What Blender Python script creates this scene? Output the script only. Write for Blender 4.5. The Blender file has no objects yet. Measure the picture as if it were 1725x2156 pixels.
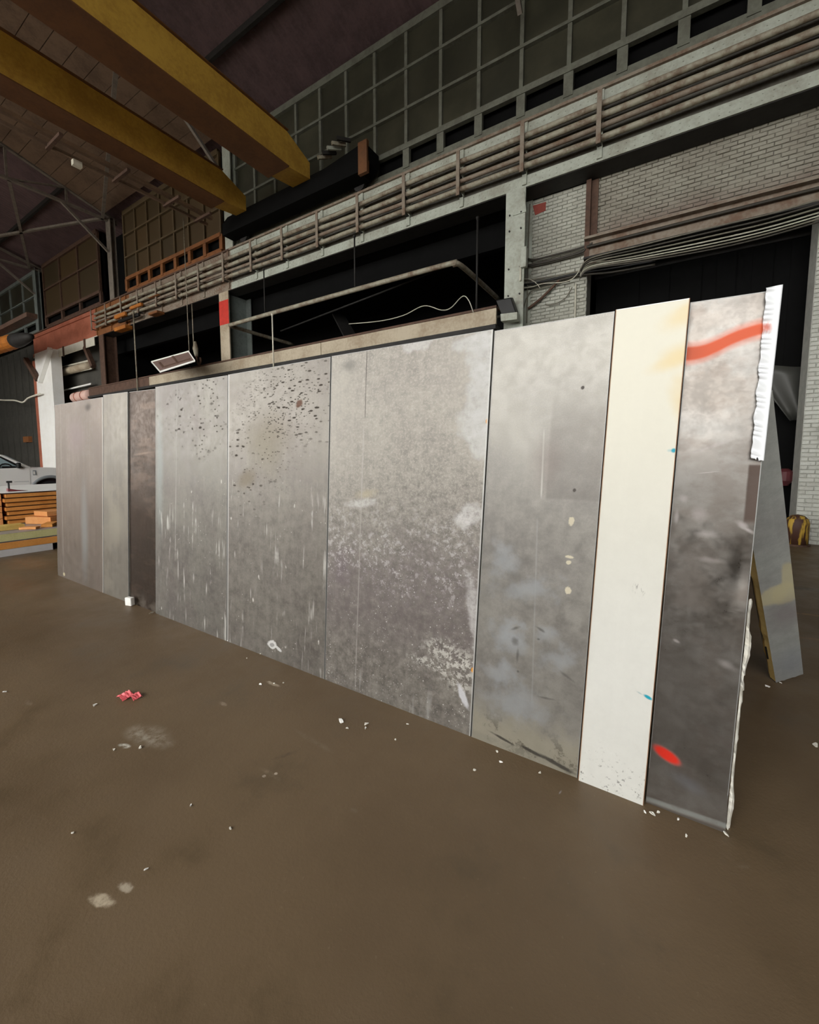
import bpy, math, random
from mathutils import Vector, Matrix, noise as mnoise
R = math.radians
random.seed(7)
scn = bpy.context.scene
col = scn.collection

# ------------------------------------------------------------------ camera
# photograph frame 1725 x 2156, focal length 870 px, principal point (862.5, 1035), horizon row 960
W, H, F, CX, CY, HOR, EYE = 1725, 2156, 870.0, 862.5, 1035.0, 960.0, 1.64
PITCH = math.atan2(CY - HOR, F)
YAW = R(32.278)
cam = bpy.data.cameras.new('camera')
cam.sensor_fit = 'HORIZONTAL'; cam.sensor_width = 36.0
cam.lens = F / W * 36.0
cam.shift_y = -(H / 2 - CY) / W
cam.clip_end = 300
camo = bpy.data.objects.new('camera', cam)
camo.location = (0, 0, EYE)
camo.rotation_euler = (math.pi / 2 - PITCH, 0, YAW)
col.objects.link(camo)
scn.camera = camo

# ------------------------------------------------------------------ sky, daylight openings, exposure
scn.view_settings.view_transform = 'Standard'
scn.view_settings.look = 'None'
scn.view_settings.gamma = 1.0
scn.view_settings.use_curve_mapping = False
scn.view_settings.exposure = 0.0
world = bpy.data.worlds.new('overcast_sky'); scn.world = world
world.use_nodes = True
bgn = world.node_tree.nodes['Background']
bgn.inputs['Color'].default_value = (1.0, 0.985, 0.95, 1)
SKY = 6.9
bgn.inputs['Strength'].default_value = SKY
# long high window openings of the wall behind the camera: (x0, x1, z0, z1)
WF = -9.5
DOORS = [(-36.0, -11.0, 2.0, 10.0), (-7.5, 6.0, 3.2, 11.5)]
for (x0, x1, z0, z1) in DOORS:
    L = bpy.data.lights.new('window_daylight', 'AREA')
    L.shape = 'RECTANGLE'; L.size = x1 - x0; L.size_y = z1 - z0
    L.cycles.is_portal = True
    lo = bpy.data.objects.new('window_daylight', L)
    lo.location = ((x0 + x1) / 2, WF + 0.02, (z0 + z1) / 2)
    lo.rotation_euler = (R(90), 0, math.pi)      # faces +Y, into the hall
    col.objects.link(lo)

# ------------------------------------------------------------------ pixel helpers (a pixel is only a direction)
_c, _s = math.cos(PITCH), math.sin(PITCH)
_cy, _sy = math.cos(YAW), math.sin(YAW)
def ray(px, py):
    x, y, z = px - CX, py - CY, F
    rt, fw, up = x, z * _c - y * _s, -y * _c - z * _s
    return Vector((rt * _cy - fw * _sy, rt * _sy + fw * _cy, up))
O = Vector((0, 0, EYE))
def on_floor(px, py, z=0.0):
    r = ray(px, py); return O + r * ((z - EYE) / r.z)
def on_y(px, py, y):
    r = ray(px, py); return O + r * (y / r.y)
def on_x(px, py, x):
    r = ray(px, py); return O + r * (x / r.x)

# ------------------------------------------------------------------ materials
def lin(c):
    def f(v):
        v /= 255.0
        return v / 12.92 if v <= 0.04045 else ((v + 0.055) / 1.055) ** 2.4
    return (f(c[0]), f(c[1]), f(c[2]), 1)
class NB:
    """small node builder; values are sockets or numbers"""
    def __init__(s, name):
        s.m = bpy.data.materials.new(name); s.m.use_nodes = True
        s.nt = s.m.node_tree; s.b = s.nt.nodes['Principled BSDF']
        s.tc = s.nt.nodes.new('ShaderNodeTexCoord')
    def n(s, t, **k):
        nd = s.nt.nodes.new(t)
        for a, v in k.items(): setattr(nd, a, v)
        return nd
    def put(s, sock, v):
        if isinstance(v, bpy.types.NodeSocket): s.nt.links.new(v, sock)
        elif isinstance(v, (int, float)):
            if hasattr(sock.default_value, '__len__'): sock.default_value = (v,) * len(sock.default_value)
            else: sock.default_value = v
        else:
            v = tuple(v)
            sock.default_value = v[:len(sock.default_value)]
    @property
    def uv(s): return s.tc.outputs['UV']
    @property
    def obj(s): return s.tc.outputs['Object']
    def math(s, op, a, b=0.0, c=0.0, clamp=False):
        nd = s.n('ShaderNodeMath', operation=op, use_clamp=clamp)
        s.put(nd.inputs[0], a); s.put(nd.inputs[1], b); s.put(nd.inputs[2], c)
        return nd.outputs[0]
    def map(s, v, loc=(0, 0, 0), rot=(0, 0, 0), scale=(1, 1, 1), kind='POINT'):
        nd = s.n('ShaderNodeMapping', vector_type=kind)
        s.put(nd.inputs['Vector'], v); nd.inputs['Location'].default_value = loc
        nd.inputs['Rotation'].default_value = rot; nd.inputs['Scale'].default_value = scale
        return nd.outputs[0]
    def noise(s, vec, scale=5, detail=4, rough=0.55, dist=0.0, stretch=(1, 1, 1)):
        if stretch != (1, 1, 1): vec = s.map(vec, scale=stretch)
        nd = s.n('ShaderNodeTexNoise'); s.put(nd.inputs['Vector'], vec)
        nd.inputs['Scale'].default_value = scale; nd.inputs['Detail'].default_value = detail
        nd.inputs['Roughness'].default_value = rough; nd.inputs['Distortion'].default_value = dist
        return nd.outputs['Fac']
    def voro(s, vec, scale=20, stretch=(1, 1, 1), rnd=1.0):
        if stretch != (1, 1, 1): vec = s.map(vec, scale=stretch)
        nd = s.n('ShaderNodeTexVoronoi'); s.put(nd.inputs['Vector'], vec)
        nd.inputs['Scale'].default_value = scale; nd.inputs['Randomness'].default_value = rnd
        return nd.outputs['Distance']
    def step(s, v, lo, hi, a=0.0, b=1.0):
        nd = s.n('ShaderNodeMapRange', interpolation_type='SMOOTHSTEP')
        s.put(nd.inputs['Value'], v)
        nd.inputs['From Min'].default_value = lo; nd.inputs['From Max'].default_value = hi
        nd.inputs['To Min'].default_value = a; nd.inputs['To Max'].default_value = b
        if lo > hi:
            nd.inputs['From Min'].default_value = hi; nd.inputs['From Max'].default_value = lo
            nd.inputs['To Min'].default_value = b; nd.inputs['To Max'].default_value = a
        return nd.outputs[0]
    def sep(s, v):
        nd = s.n('ShaderNodeSeparateXYZ'); s.put(nd.inputs[0], v); return nd.outputs
    def blob(s, vec, u, v, ru, rv, rot=0.0, soft=0.6, wob=0.0, wscale=8):
        """1 inside an ellipse around (u, v), 0 outside"""
        m = s.map(vec, loc=(u, v, 0), rot=(0, 0, rot), scale=(ru, rv, 1e6), kind='TEXTURE')
        xy = s.sep(m)
        d = s.math('SQRT', s.math('ADD', s.math('POWER', xy[0], 2), s.math('POWER', xy[1], 2)))
        if wob:
            d = s.math('ADD', d, s.math('MULTIPLY', s.math('SUBTRACT', s.noise(vec, wscale, 5, 0.6), 0.5), wob))
        return s.step(d, 1.0, 1.0 - soft)
    def mul(s, *a):
        r = a[0]
        for x in a[1:]: r = s.math('MULTIPLY', r, x)
        return r
    def mix(s, fac, a, b):
        nd = s.n('ShaderNodeMix', data_type='RGBA')
        s.put(nd.inputs[0], fac); s.put(nd.inputs[6], a); s.put(nd.inputs[7], b)
        return nd.outputs[2]
    def bump(s, h, strength=0.3, dist=0.01):
        nd = s.n('ShaderNodeBump'); s.put(nd.inputs['Height'], h)
        nd.inputs['Strength'].default_value = strength; nd.inputs['Distance'].default_value = dist
        s.nt.links.new(nd.outputs[0], s.b.inputs['Normal'])
    def done(s, color=None, rough=0.6, metal=0.0, spec=0.5, alpha=None):
        if color is not None: s.put(s.b.inputs['Base Color'], color)
        s.put(s.b.inputs['Roughness'], rough); s.put(s.b.inputs['Metallic'], metal)
        s.b.inputs['Specular IOR Level'].default_value = spec
        return s.m
def worn(name, c, c2=None, rough=0.6, metal=0.0, scale=3.0, amt=0.5, spec=0.4, bump=0.0, fine=14, stretch=(1, 1, 1)):
    nb = NB(name)
    n1 = nb.noise(nb.obj, scale, 5, 0.6, stretch=stretch); n2 = nb.noise(nb.obj, fine, 4, 0.6)
    c = lin(c); c2 = lin(c2) if c2 else tuple(x * 0.55 for x in c[:3]) + (1,)
    f = nb.step(nb.math('ADD', nb.mul(n1, 0.65), nb.mul(n2, 0.35)), 0.38, 0.66)
    if bump: nb.bump(n2, bump, 0.01)
    return nb.done(nb.mix(nb.mul(f, amt), c, c2), rough, metal, spec)
def glow(name, c, strength):
    nb = NB(name)
    nb.put(nb.b.inputs['Emission Color'], lin(c)); nb.b.inputs['Emission Strength'].default_value = strength
    return nb.done(lin(c), 0.5)
M = {}
M['girder'] = worn('painted_girder_steel', (178, 184, 172), (134, 130, 116), 0.6, 0, 1.6, 0.7, bump=0.2)
M['girder_rust'] = worn('rust_stained_girder_steel', (140, 130, 116), (104, 74, 54), 0.7, 0, 2.2, 0.8)
M['pipe'] = worn('grimy_pipe', (160, 156, 138), (104, 80, 62), 0.55, 0, 3.0, 0.9)
M['rust'] = worn('rusty_steel', (96, 72, 58), (62, 44, 36), 0.75, 0, 4, 0.7)
M['darksteel'] = worn('soot_and_shade_dark_steel', (44, 42, 40), (26, 25, 24), 0.7, 0, 3, 0.7)
M['shadeblack'] = worn('shade_black_wall', (17, 17, 17), (11, 11, 11), 0.9, 0, 2, 0.6, spec=0.1)  # near-black carries the side room's darkness; also black machine parts and strips
M['trussgrey'] = worn('dusty_truss_steel', (132, 124, 114), (96, 88, 80), 0.6, 0, 4, 0.7)
M['deck'] = worn('corrugated_roof_deck', (104, 84, 86), (74, 60, 62), 0.7, 0, 2, 0.7)
M['planks'] = worn('brown_roof_boards', (120, 98, 80), (84, 68, 56), 0.75, 0, 1.5, 0.7)
M['crane'] = worn('crane_yellow_paint', (206, 164, 70), (150, 108, 44), 0.5, 0, 1.2, 0.6)
M['crane_brown'] = worn('crane_brown_paint', (112, 74, 44), (80, 52, 34), 0.6, 0, 1.5, 0.6)
M['mullion'] = worn('painted_window_bar', (112, 114, 102), (84, 82, 72), 0.6, 0, 3, 0.7)
M['orangebar'] = worn('orange_bar_and_warm_light', (140, 88, 46), (100, 62, 36), 0.7, 0, 2, 0.7)  # on girder and window sill the orange stands in for warm bounced daylight
M['orangepaint'] = worn('orange_primer', (188, 116, 44), (140, 80, 30), 0.6, 0, 2.5, 0.7)
M['red_and_warmlight'] = worn('red_paint_and_warm_light', (178, 108, 84), (140, 74, 52), 0.5, 0, 1.2, 0.7)  # on the girder bay the red stands in for bounced sunlight
M['cream'] = worn('cream_paint_and_sunlight', (226, 222, 206), (196, 190, 172), 0.5, 0, 2, 0.6)
M['white'] = worn('white_paint', (248, 248, 244), (234, 232, 224), 0.5, 0, 2, 0.5)
M['redsign'] = worn('red_sign_paint', (206, 52, 36), (176, 40, 30), 0.5, 0, 6, 0.6)
M['dullred'] = worn('dull_red_board', (150, 70, 58), (124, 56, 46), 0.7, 0, 8, 0.6)
M['concretebeam'] = worn('grubby_cream_steel', (186, 174, 152), (150, 132, 108), 0.65, 0, 1.3, 0.8)
M['cable_pale'] = worn('pale_cable', (196, 194, 178), (150, 146, 130), 0.5, 0, 3, 0.6)
M['cable_dark'] = worn('dark_cable', (66, 62, 54), (44, 42, 38), 0.5, 0, 3, 0.6)
M['cable_grey'] = worn('grey_cable', (122, 118, 104), (84, 80, 70), 0.5, 0, 3, 0.6)
M['black'] = worn('black_plastic', (30, 30, 30), (20, 20, 20), 0.4, 0, 6, 0.5)
M['siding'] = worn('dark_wall_siding', (74, 72, 66), (50, 48, 44), 0.8, 0, 1, 0.7)
M['siding_brown'] = worn('orange_brown_wall_siding', (132, 78, 46), (84, 54, 36), 0.8, 0, 0.5, 0.8)
M['bluegrey'] = worn('blue_grey_column_paint', (128, 136, 132), (98, 104, 102), 0.6, 0, 2, 0.7)

# ------------------------------------------------------------------ mesh helpers
class MB:
    def __init__(s): s.v = []; s.f = []; s.uv = None
    def add(s, vs, fs):
        o = len(s.v); s.v += [Vector(v) for v in vs]; s.f += [tuple(i + o for i in f) for f in fs]; return s
    def box(s, a, b):
        x0, y0, z0 = [min(p, q) for p, q in zip(a, b)]; x1, y1, z1 = [max(p, q) for p, q in zip(a, b)]
        return s.add([(x0, y0, z0), (x1, y0, z0), (x1, y1, z0), (x0, y1, z0), (x0, y0, z1), (x1, y0, z1), (x1, y1, z1), (x0, y1, z1)],
                     [(0, 3, 2, 1), (4, 5, 6, 7), (0, 1, 5, 4), (1, 2, 6, 5), (2, 3, 7, 6), (3, 0, 4, 7)])
    def hexa(s, b, t):          # four bottom, four top points
        return s.add(list(b) + list(t), [(0, 3, 2, 1), (4, 5, 6, 7), (0, 1, 5, 4), (1, 2, 6, 5), (2, 3, 7, 6), (3, 0, 4, 7)])
    def bar(s, p, q, w, h, up=(0, 0, 1)):
        p, q = Vector(p), Vector(q); d = (q - p).normalized(); u = Vector(up)
        if abs(d.dot(u)) > 0.95: u = Vector((0, 1, 0))
        a = d.cross(u).normalized() * (w / 2); b = a.cross(d).normalized() * (h / 2)
        return s.hexa([p - a - b, p + a - b, q + a - b, q - a - b], [p - a + b, p + a + b, q + a + b, q - a + b])
    def tube(s, pts, r, n=8, cap=True):
        pts = [Vector(p) for p in pts]; rs = r if isinstance(r, (list, tuple)) else [r] * len(pts)
        o = len(s.v); ref = None
        for i, p in enumerate(pts):
            d = (pts[min(i + 1, len(pts) - 1)] - pts[max(i - 1, 0)]).normalized()
            if ref is None: ref = Vector((0, 0, 1)) if abs(d.z) < 0.9 else Vector((1, 0, 0))
            a = d.cross(ref).normalized(); b = d.cross(a).normalized(); ref = a.cross(d) * 1.0 if False else ref
            for k in range(n):
                t = 2 * math.pi * k / n
                s.v.append(p + a * (rs[i] * math.cos(t)) + b * (rs[i] * math.sin(t)))
        for i in range(len(pts) - 1):
            for k in range(n):
                k2 = (k + 1) % n
                s.f.append((o + i * n + k, o + i * n + k2, o + (i + 1) * n + k2, o + (i + 1) * n + k))
        if cap:
            s.f.append(tuple(o + k for k in range(n))[::-1]); e = o + (len(pts) - 1) * n
            s.f.append(tuple(e + k for k in range(n)))
        return s
    def prism(s, poly, y0, y1, fn=None):
        """polygon of (a, b) extruded from y0 to y1; fn maps (a, b, y) to a point"""
        fn = fn or (lambda a, b, y: (a, y, b)); n = len(poly)
        return s.add([fn(a, b, y0) for a, b in poly] + [fn(a, b, y1) for a, b in poly],
                     [tuple(range(n)), tuple(range(2 * n - 1, n - 1, -1))] + [(i, i + n, (i + 1) % n + n, (i + 1) % n) for i in range(n)])
    def build(s, name, mat, parent=None, smooth=False, at=None, bevel=0.0):
        if parent is not None: base = Vector((0, 0, 0)); p = parent
        if parent is not None:
            base = world_loc(parent)
        elif at is not None: base = Vector(at)
        else:
            xs = [v.x for v in s.v]; ys = [v.y for v in s.v]
            base = Vector(((min(xs) + max(xs)) / 2, (min(ys) + max(ys)) / 2, min(v.z for v in s.v)))
        me = bpy.data.meshes.new(name)
        me.from_pydata([tuple(v - base) for v in s.v], [], s.f); me.update()
        if s.uv:
            l = me.uv_layers.new(name='UVMap')
            for lp in me.loops: l.data[lp.index].uv = s.uv[lp.vertex_index]
        if smooth:
            for p_ in me.polygons: p_.use_smooth = True
        me.materials.append(M[mat] if isinstance(mat, str) else mat)
        o = bpy.data.objects.new(name, me); col.objects.link(o)
        if parent is None: o.location = base
        else: o.parent = parent
        if bevel:
            md = o.modifiers.new('bevel', 'BEVEL'); md.width = bevel; md.segments = 2; md.limit_method = 'ANGLE'
        return o
_loc = {}
def world_loc(o):
    v = Vector(o.location)
    while o.parent: o = o.parent; v += o.location
    return v
def empty(name, loc, label=None, cat=None, group=None, kind=None):
    o = bpy.data.objects.new(name, None); o.location = loc; o.empty_display_size = 0.1
    col.objects.link(o); return tag(o, label, cat, group, kind)
def tag(o, label=None, cat=None, group=None, kind=None):
    if label: o['label'] = label
    if cat: o['category'] = cat
    if group: o['group'] = group
    if kind: o['kind'] = kind
    return o
def grid(fn, nu, nv):
    """grid surface with uv; fn(u, v) gives a point"""
    m = MB(); m.uv = []
    for j in range(nv + 1):
        for i in range(nu + 1):
            m.v.append(Vector(fn(i / nu, j / nv))); m.uv.append((i / nu, j / nv))
    for j in range(nv):
        for i in range(nu):
            a = j * (nu + 1) + i; m.f.append((a, a + 1, a + nu + 2, a + nu + 1))
    return m
def spline(pts, n=8):
    pts = [Vector(p) for p in pts]; out = []
    for i in range(len(pts) - 1):
        p0, p1, p2, p3 = pts[max(i - 1, 0)], pts[i], pts[i + 1], pts[min(i + 2, len(pts) - 1)]
        for k in range(n):
            t = k / n
            out.append(0.5 * ((2 * p1) + (p2 - p0) * t + (2 * p0 - 5 * p1 + 4 * p2 - p3) * t * t + (3 * p1 - p0 - 3 * p2 + p3) * t ** 3))
    return out + [pts[-1]]

# ================================================================== STRUCTURE
YG, YW = 9.8, 10.4          # runway girder face, brick wall face
ZB, ZT = 7.72, 9.1          # girder bottom and top
COLX = [-3.3, -14.4, -24.6, -33.2]
XE0, XE1 = -46.0, 12.0      # end walls

# floor: dark dirty concrete with scuffs
nb = NB('dirty_concrete_floor')
P = nb.obj
n1 = nb.noise(P, 0.55, 5, 0.6); n2 = nb.noise(P, 2.6, 6, 0.65); n3 = nb.noise(P, 60, 3, 0.7)
c = nb.mix(nb.step(n1, 0.35, 0.68), lin((98, 81, 60)), lin((112, 94, 71)))
c = nb.mix(nb.mul(nb.step(n2, 0.5, 0.75), 0.6), c, lin((80, 68, 50)))
c = nb.mix(nb.mul(nb.step(n3, 0.62, 0.8), 0.25), c, lin((160,142,118)))
scuff = nb.noise(P, 17, 7, .75)
def fl_blob(px, py, ru, rv, rot, colr, amt, wob=0.9, ws=7, soft=0.9):
    global c
    q = on_floor(px, py)
    c = nb.mix(nb.mul(nb.blob(P, q.x, q.y, ru, rv, R(rot), soft, wob, ws), nb.step(scuff, .34, .62), amt), c, lin(colr))
fl_blob(315, 1552, .23, .10, 8, (178, 170, 154), .75, 1.1, 6)
fl_blob(262, 1570, .05, .022, 15, (226, 224, 212), .9, .7, 20, .6)
fl_blob(215, 1895, .07, .025, 20, (196, 182, 158), .9, 1.2, 26, .5)
fl_blob(265, 1868, .04, .02, 10, (190, 178, 158), .8, 1.2, 26, .5)
fl_blob(570, 1630, .10, .02, 0, (150, 134, 114), .6, .9, 12)
fl_blob(556, 1634, .012, .01, 0, (225, 210, 190), .9, .6, 30, .5)
fl_blob(581, 1629, .012, .01, 0, (225, 210, 190), .9, .6, 30, .5)
fl_blob(660, 1560, .25, .025, -3, (126, 112, 94), .5, .9, 8)
fl_blob(575, 1440, .10, .02, 0, (196, 182, 160), .7, 1.2, 22, .6)
fl_blob(470, 1482, .06, .02, 0, (168, 152, 132), .6, 1.0, 22, .7)
fl_blob(60, 1480, .06, .02, 0, (150, 138, 120), .6, 1.0, 20, .7)
fl_blob(745, 1706, .03, .015, 0, (128, 116, 100), .6, .8, 20)
fl_blob(1565, 1825, .04, .012, 30, (130, 116, 100), .6, .9, 20)
fl_blob(600, 1590, .09, .02, 60, (66, 56, 44), .7, .7, 10)
fl_blob(60, 1185, .9, .35, 0, (150, 110, 76), .75, .8, 5)
fl_blob(30, 1230, 1.0, .25, 0, (120, 88, 62), .6, .9, 4)
fl_blob(1712, 1295, .55, .03, 8, (150, 118, 74), .7, .4, 12, .5)
fl_blob(1712, 1345, .40, .03, 8, (140, 106, 66), .7, .4, 12, .5)
fl_blob(1660, 1235, .7, .12, 0, (38, 34, 26), .8, .8, 6)
fl_blob(1180, 1668, .02, .006, 80, (190, 190, 196), .7, .5, 30)
nb.bump(nb.math('ADD', n2, nb.mul(n3, 0.4)), 0.18, 0.02)
M['floor'] = nb.done(c, nb.step(n2, 0.3, 0.75, 0.58, 0.36), 0.0, 0.5)
fo = MB().box((XE0, WF, -0.2), (XE1, 24.0, 0.0)).build('floor', 'floor', at=(0, 0, 0)); tag(fo, kind='structure')
go = MB().box((-70, -60, -0.4), (60, WF - 0.3, -0.05)).build('ground', worn('pale_yard_asphalt', (150, 146, 138), (120, 116, 110), 0.9, 0, 0.6, 0.6), at=(0, 0, -0.4)); tag(go, kind='structure')

# wall behind the camera with its two long high window openings
m = MB(); xs = [XE0] + [v for d in DOORS for v in d[:2]] + [XE1]
for i in range(0, len(xs), 2): m.box((xs[i], WF - 0.3, 0), (xs[i + 1], WF, 13.2))
for d in DOORS: m.box((d[0], WF - 0.3, d[3]), (d[1], WF, 13.2)); m.box((d[0], WF - 0.3, 0), (d[1], WF, d[2]))
tag(m.build('wall_front', 'siding', at=(0, WF, 0)), kind='structure')
tag(MB().box((XE1, WF, 0), (XE1 + 0.3, 24, 13.2)).build('wall_right', 'siding'), kind='structure')
tag(MB().box((XE0 - 0.3, WF, 0), (XE0, 24, 13.2)).build('wall_left', 'siding'), kind='structure')
# gable tops above the end walls
for nm, x0 in (('trim_1', XE0 - 0.3), ('trim_2', XE1)):
    tag(MB().prism([(WF, 13.2), (10.4, 13.2), (0.4, 16.4)], x0, x0 + 0.3, lambda a, b, y: (y, a, b)).build(nm, 'siding'), kind='structure')

# roof: corrugated deck (two slopes), ridge over the hall
def roofz(y): return 16.2 - abs(y - 0.4) * 0.305
m = MB()
step = 0.11
for (ya, yb) in ((0.4, 11.3), (WF - 0.5, 0.4)):
    xs = [XE0 + i * step for i in range(int((2 - XE0) / step) + 1)]
    o = len(m.v)
    for i, x in enumerate(xs):
        dz = 0.035 if (i // 1) % 2 else 0.0
        for y in (ya, yb): m.v.append(Vector((x, y, roofz(y) + dz)))
    for i in range(len(xs) - 1): m.f.append((o + 2 * i, o + 2 * i + 1, o + 2 * i + 3, o + 2 * i + 2))
ce = m.build('ceiling', 'deck', at=(0, 0.4, 13)); tag(ce, kind='structure')
tag(MB().prism([(WF - .5, roofz(WF - .5) + .06), (0.4, 16.26), (11.3, roofz(11.3) + .06), (11.3, roofz(11.3) + .2), (.4, 16.4), (WF - .5, roofz(WF - .5) + .2)], XE0 - .3, XE1 + .3, lambda a, b, y: (y, a, b)).build('trim_3', 'deck', at=(0, 0.4, 13)), kind='structure')

# brick pieces, one shared mesh
BL_, BH_, BD_ = 0.205, 0.066, 0.10
def brick_mesh(name, l, mat):
    b = MB(); e = 0.007
    b.add([(-l / 2, .03, -BH_ / 2), (l / 2, .03, -BH_ / 2), (l / 2, .03, BH_ / 2), (-l / 2, .03, BH_ / 2),
           (-l / 2, -.012, -BH_ / 2), (l / 2, -.012, -BH_ / 2), (l / 2, -.012, BH_ / 2), (-l / 2, -.012, BH_ / 2),
           (-l / 2 + e, -.02, -BH_ / 2 + e), (l / 2 - e, -.02, -BH_ / 2 + e), (l / 2 - e, -.02, BH_ / 2 - e), (-l / 2 + e, -.02, BH_ / 2 - e)],
          [(0, 1, 5, 4), (1, 2, 6, 5), (2, 3, 7, 6), (3, 0, 4, 7), (4, 5, 9, 8), (5, 6, 10, 9), (6, 7, 11, 10), (7, 4, 8, 11), (8, 9, 10, 11)])
    me = bpy.data.meshes.new(name); me.from_pydata([tuple(v) for v in b.v], [], b.f); me.materials.append(mat); return me, b
def brick_mat(name, c, c2, c3=None):
    nb = NB(name); g = nb.n('ShaderNodeObjectInfo').outputs['Random']
    pos = nb.n('ShaderNodeNewGeometry').outputs['Position']
    n1 = nb.noise(pos, 1.1, 5, 0.6); n2 = nb.noise(pos, 22, 4, 0.7)
    cc = nb.mix(nb.mul(nb.step(n1, 0.4, 0.65), 0.7), lin(c), lin(c2))
    cc = nb.mix(nb.mul(nb.step(n2, 0.52, 0.75), 0.45), cc, lin((112, 110, 100)))
    cc = nb.mix(nb.mul(g, 0.22), cc, lin((124,120,108)))
    if c3:
        z = nb.sep(pos)[2]
        cc = nb.mix(nb.mul(nb.step(z, 7.0, 6.4), nb.step(n1, .3, .6, .5, .95)), cc, lin(c3))
    nb.bump(n2, 0.5, 0.012)
    return nb.done(cc, 0.7, 0, 0.3)
M['brick_pier'] = brick_mat('whitewashed_brick', (186, 187, 176), (160, 158, 146))
M['brick_hdr'] = brick_mat('grey_painted_brick', (158, 155, 142), (136, 130, 118), (122, 104, 94))
M['brick_white'] = brick_mat('white_painted_brick', (206, 208, 200), (176, 176, 168))
M['mortar'] = worn('old_mortar', (96, 94, 86), (70, 68, 62), 0.9, 0, 6, 0.6)
M['mortar_pier'] = worn('whitewashed_mortar', (160, 160, 150), (132, 130, 120), 0.9, 0, 6, 0.6)
M['mortar_hdr'] = worn('grey_painted_mortar', (130, 126, 116), (104, 98, 90), 0.9, 0, 6, 0.6)
M['mortar_w'] = worn('white_painted_mortar', (180, 180, 172), (150, 150, 142), 0.9, 0, 6, 0.6)
def brick_wall(name, x0, x1, z0, z1, mat, face=YW, thick=0.5, vis=None, jig=0.007):
    core = MB().box((x0, face, z0), (x1, face + thick, z1)).build(name, {'brick_pier': 'mortar_pier', 'brick_hdr': 'mortar_hdr', 'brick_white': 'mortar_w'}[mat]); tag(core, kind='structure')
    loc = world_loc(core)
    full, fb = brick_mesh('brick', BL_, M[mat]); half, hb = brick_mesh('brick_half', BL_ / 2 - 0.005, M[mat])
    ph = BH_ + 0.011; pl = BL_ + 0.011; places = []
    rows = int((z1 - z0) / ph)
    for j in range(rows):
        z = z0 + (j + 0.5) * ph; x = x0 + (0 if j % 2 else -pl / 2)
        while x < x1 - 0.02:
            a, b = max(x, x0), min(x + pl, x1)
            w = b - a
            if w > BL_ * 0.75: places.append((a + w / 2, z, 1, w / pl))
            elif w > 0.05: places.append((a + w / 2, z, 0, w / (BL_ / 2 + 0.006)))
            x += pl
    # the ones that show largest: inside the visible window, nearest first
    def score(p):
        inside = vis is None or (vis[0] <= p[0] <= vis[1] and vis[2] <= p[1] <= vis[3])
        return (0 if inside else 1, p[0] ** 2 + (p[1] - EYE) ** 2)
    places.sort(key=score); rest = MB()
    for i, (x, z, isfull, sc) in enumerate(places):
        rr = random.Random(i * 7 + int(x0 * 10)); dy = rr.uniform(-jig, jig); rz = rr.uniform(-.01, .01)
        if i < 300:
            o = bpy.data.objects.new('brick', full if isfull else half); col.objects.link(o); o.parent = core
            o.location = Vector((x, face + dy, z)) - loc; o.scale = (sc, 1, 1); o.rotation_euler = (0, rz, 0)
        else:
            s_ = (fb if isfull else hb)
            rest.add([(v.x * sc + x, v.y + face + dy, v.z + z) for v in s_.v], s_.f)
    if rest.v:
        o = rest.build('brickwork', mat, core); tag(o, kind='stuff')
    return core
brick_wall('wall_back_pier', -3.25, -1.80, 0.0, 7.72, 'brick_pier', vis=(-3.2, -1.8, 4.4, 7.7))
brick_wall('wall_back_header', -1.80, 3.2, 6.2, 8.9, 'brick_hdr', vis=(-1.8, 2.6, 6.2, 8.2), jig=0.012)
brick_wall('wall_back_right', 2.03, 3.2, 0.0, 6.2, 'brick_white', vis=(2.0, 2.7, 0, 2.6))
tag(MB().box((3.2, YW, 0), (XE1, YW + .5, 13)).build('wall_back_end', 'siding'), kind='structure')
# wall beyond the left columns: dark siding panels
m = MB().box((XE0, YW + 0.2, 0), (-25.6, YW + 0.5, 9.3))
tag(m.build('wall_back_left', 'siding'), kind='structure')
# side room behind the opening: black shell, its darkness put into the colour
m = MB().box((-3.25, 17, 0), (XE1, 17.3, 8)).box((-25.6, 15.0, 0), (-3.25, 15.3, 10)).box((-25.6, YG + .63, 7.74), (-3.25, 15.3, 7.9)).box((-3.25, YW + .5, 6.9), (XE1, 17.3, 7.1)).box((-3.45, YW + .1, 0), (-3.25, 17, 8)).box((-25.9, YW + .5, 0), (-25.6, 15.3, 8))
tag(m.build('wall_side_room', 'shadeblack', at=(-8, 15, 0)), kind='structure')
tag(MB().box((XE0, YW + .5, 7.1), (3.2, YW + .7, 12.95)).build('wall_back_upper', 'shadeblack'), kind='structure')
# upper wall over the girder: clerestory windows between sill and eaves
ZS, ZMU, ZE = 10.05, 11.0, 13.0
YC = 10.15
nb = NB('dirty_window_glass')
g = nb.n('ShaderNodeObjectInfo').outputs['Random']; n1 = nb.noise(nb.n('ShaderNodeNewGeometry').outputs['Position'], 1.2, 4, .6)
cc = nb.mix(nb.step(n1, .3, .7), lin((56, 55, 44)), lin((74, 72, 58)))
M['pane'] = nb.done(nb.mix(nb.mul(g, .5), cc, lin((46, 46, 40))), 0.35, 0, 0.4)
nb = NB('warm_light_tinted_pane'); g = nb.n('ShaderNodeObjectInfo').outputs['Random']
M['pane_amber'] = nb.done(nb.mix(g, lin((84, 66, 42)), lin((66, 56, 40))), 0.5, 0, 0.3)  # amber-brown tint paints warm light onto the panes
M['dimbar'] = worn('grimy_brown_bar', (92, 76, 52), (70, 58, 42), .7)
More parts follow.
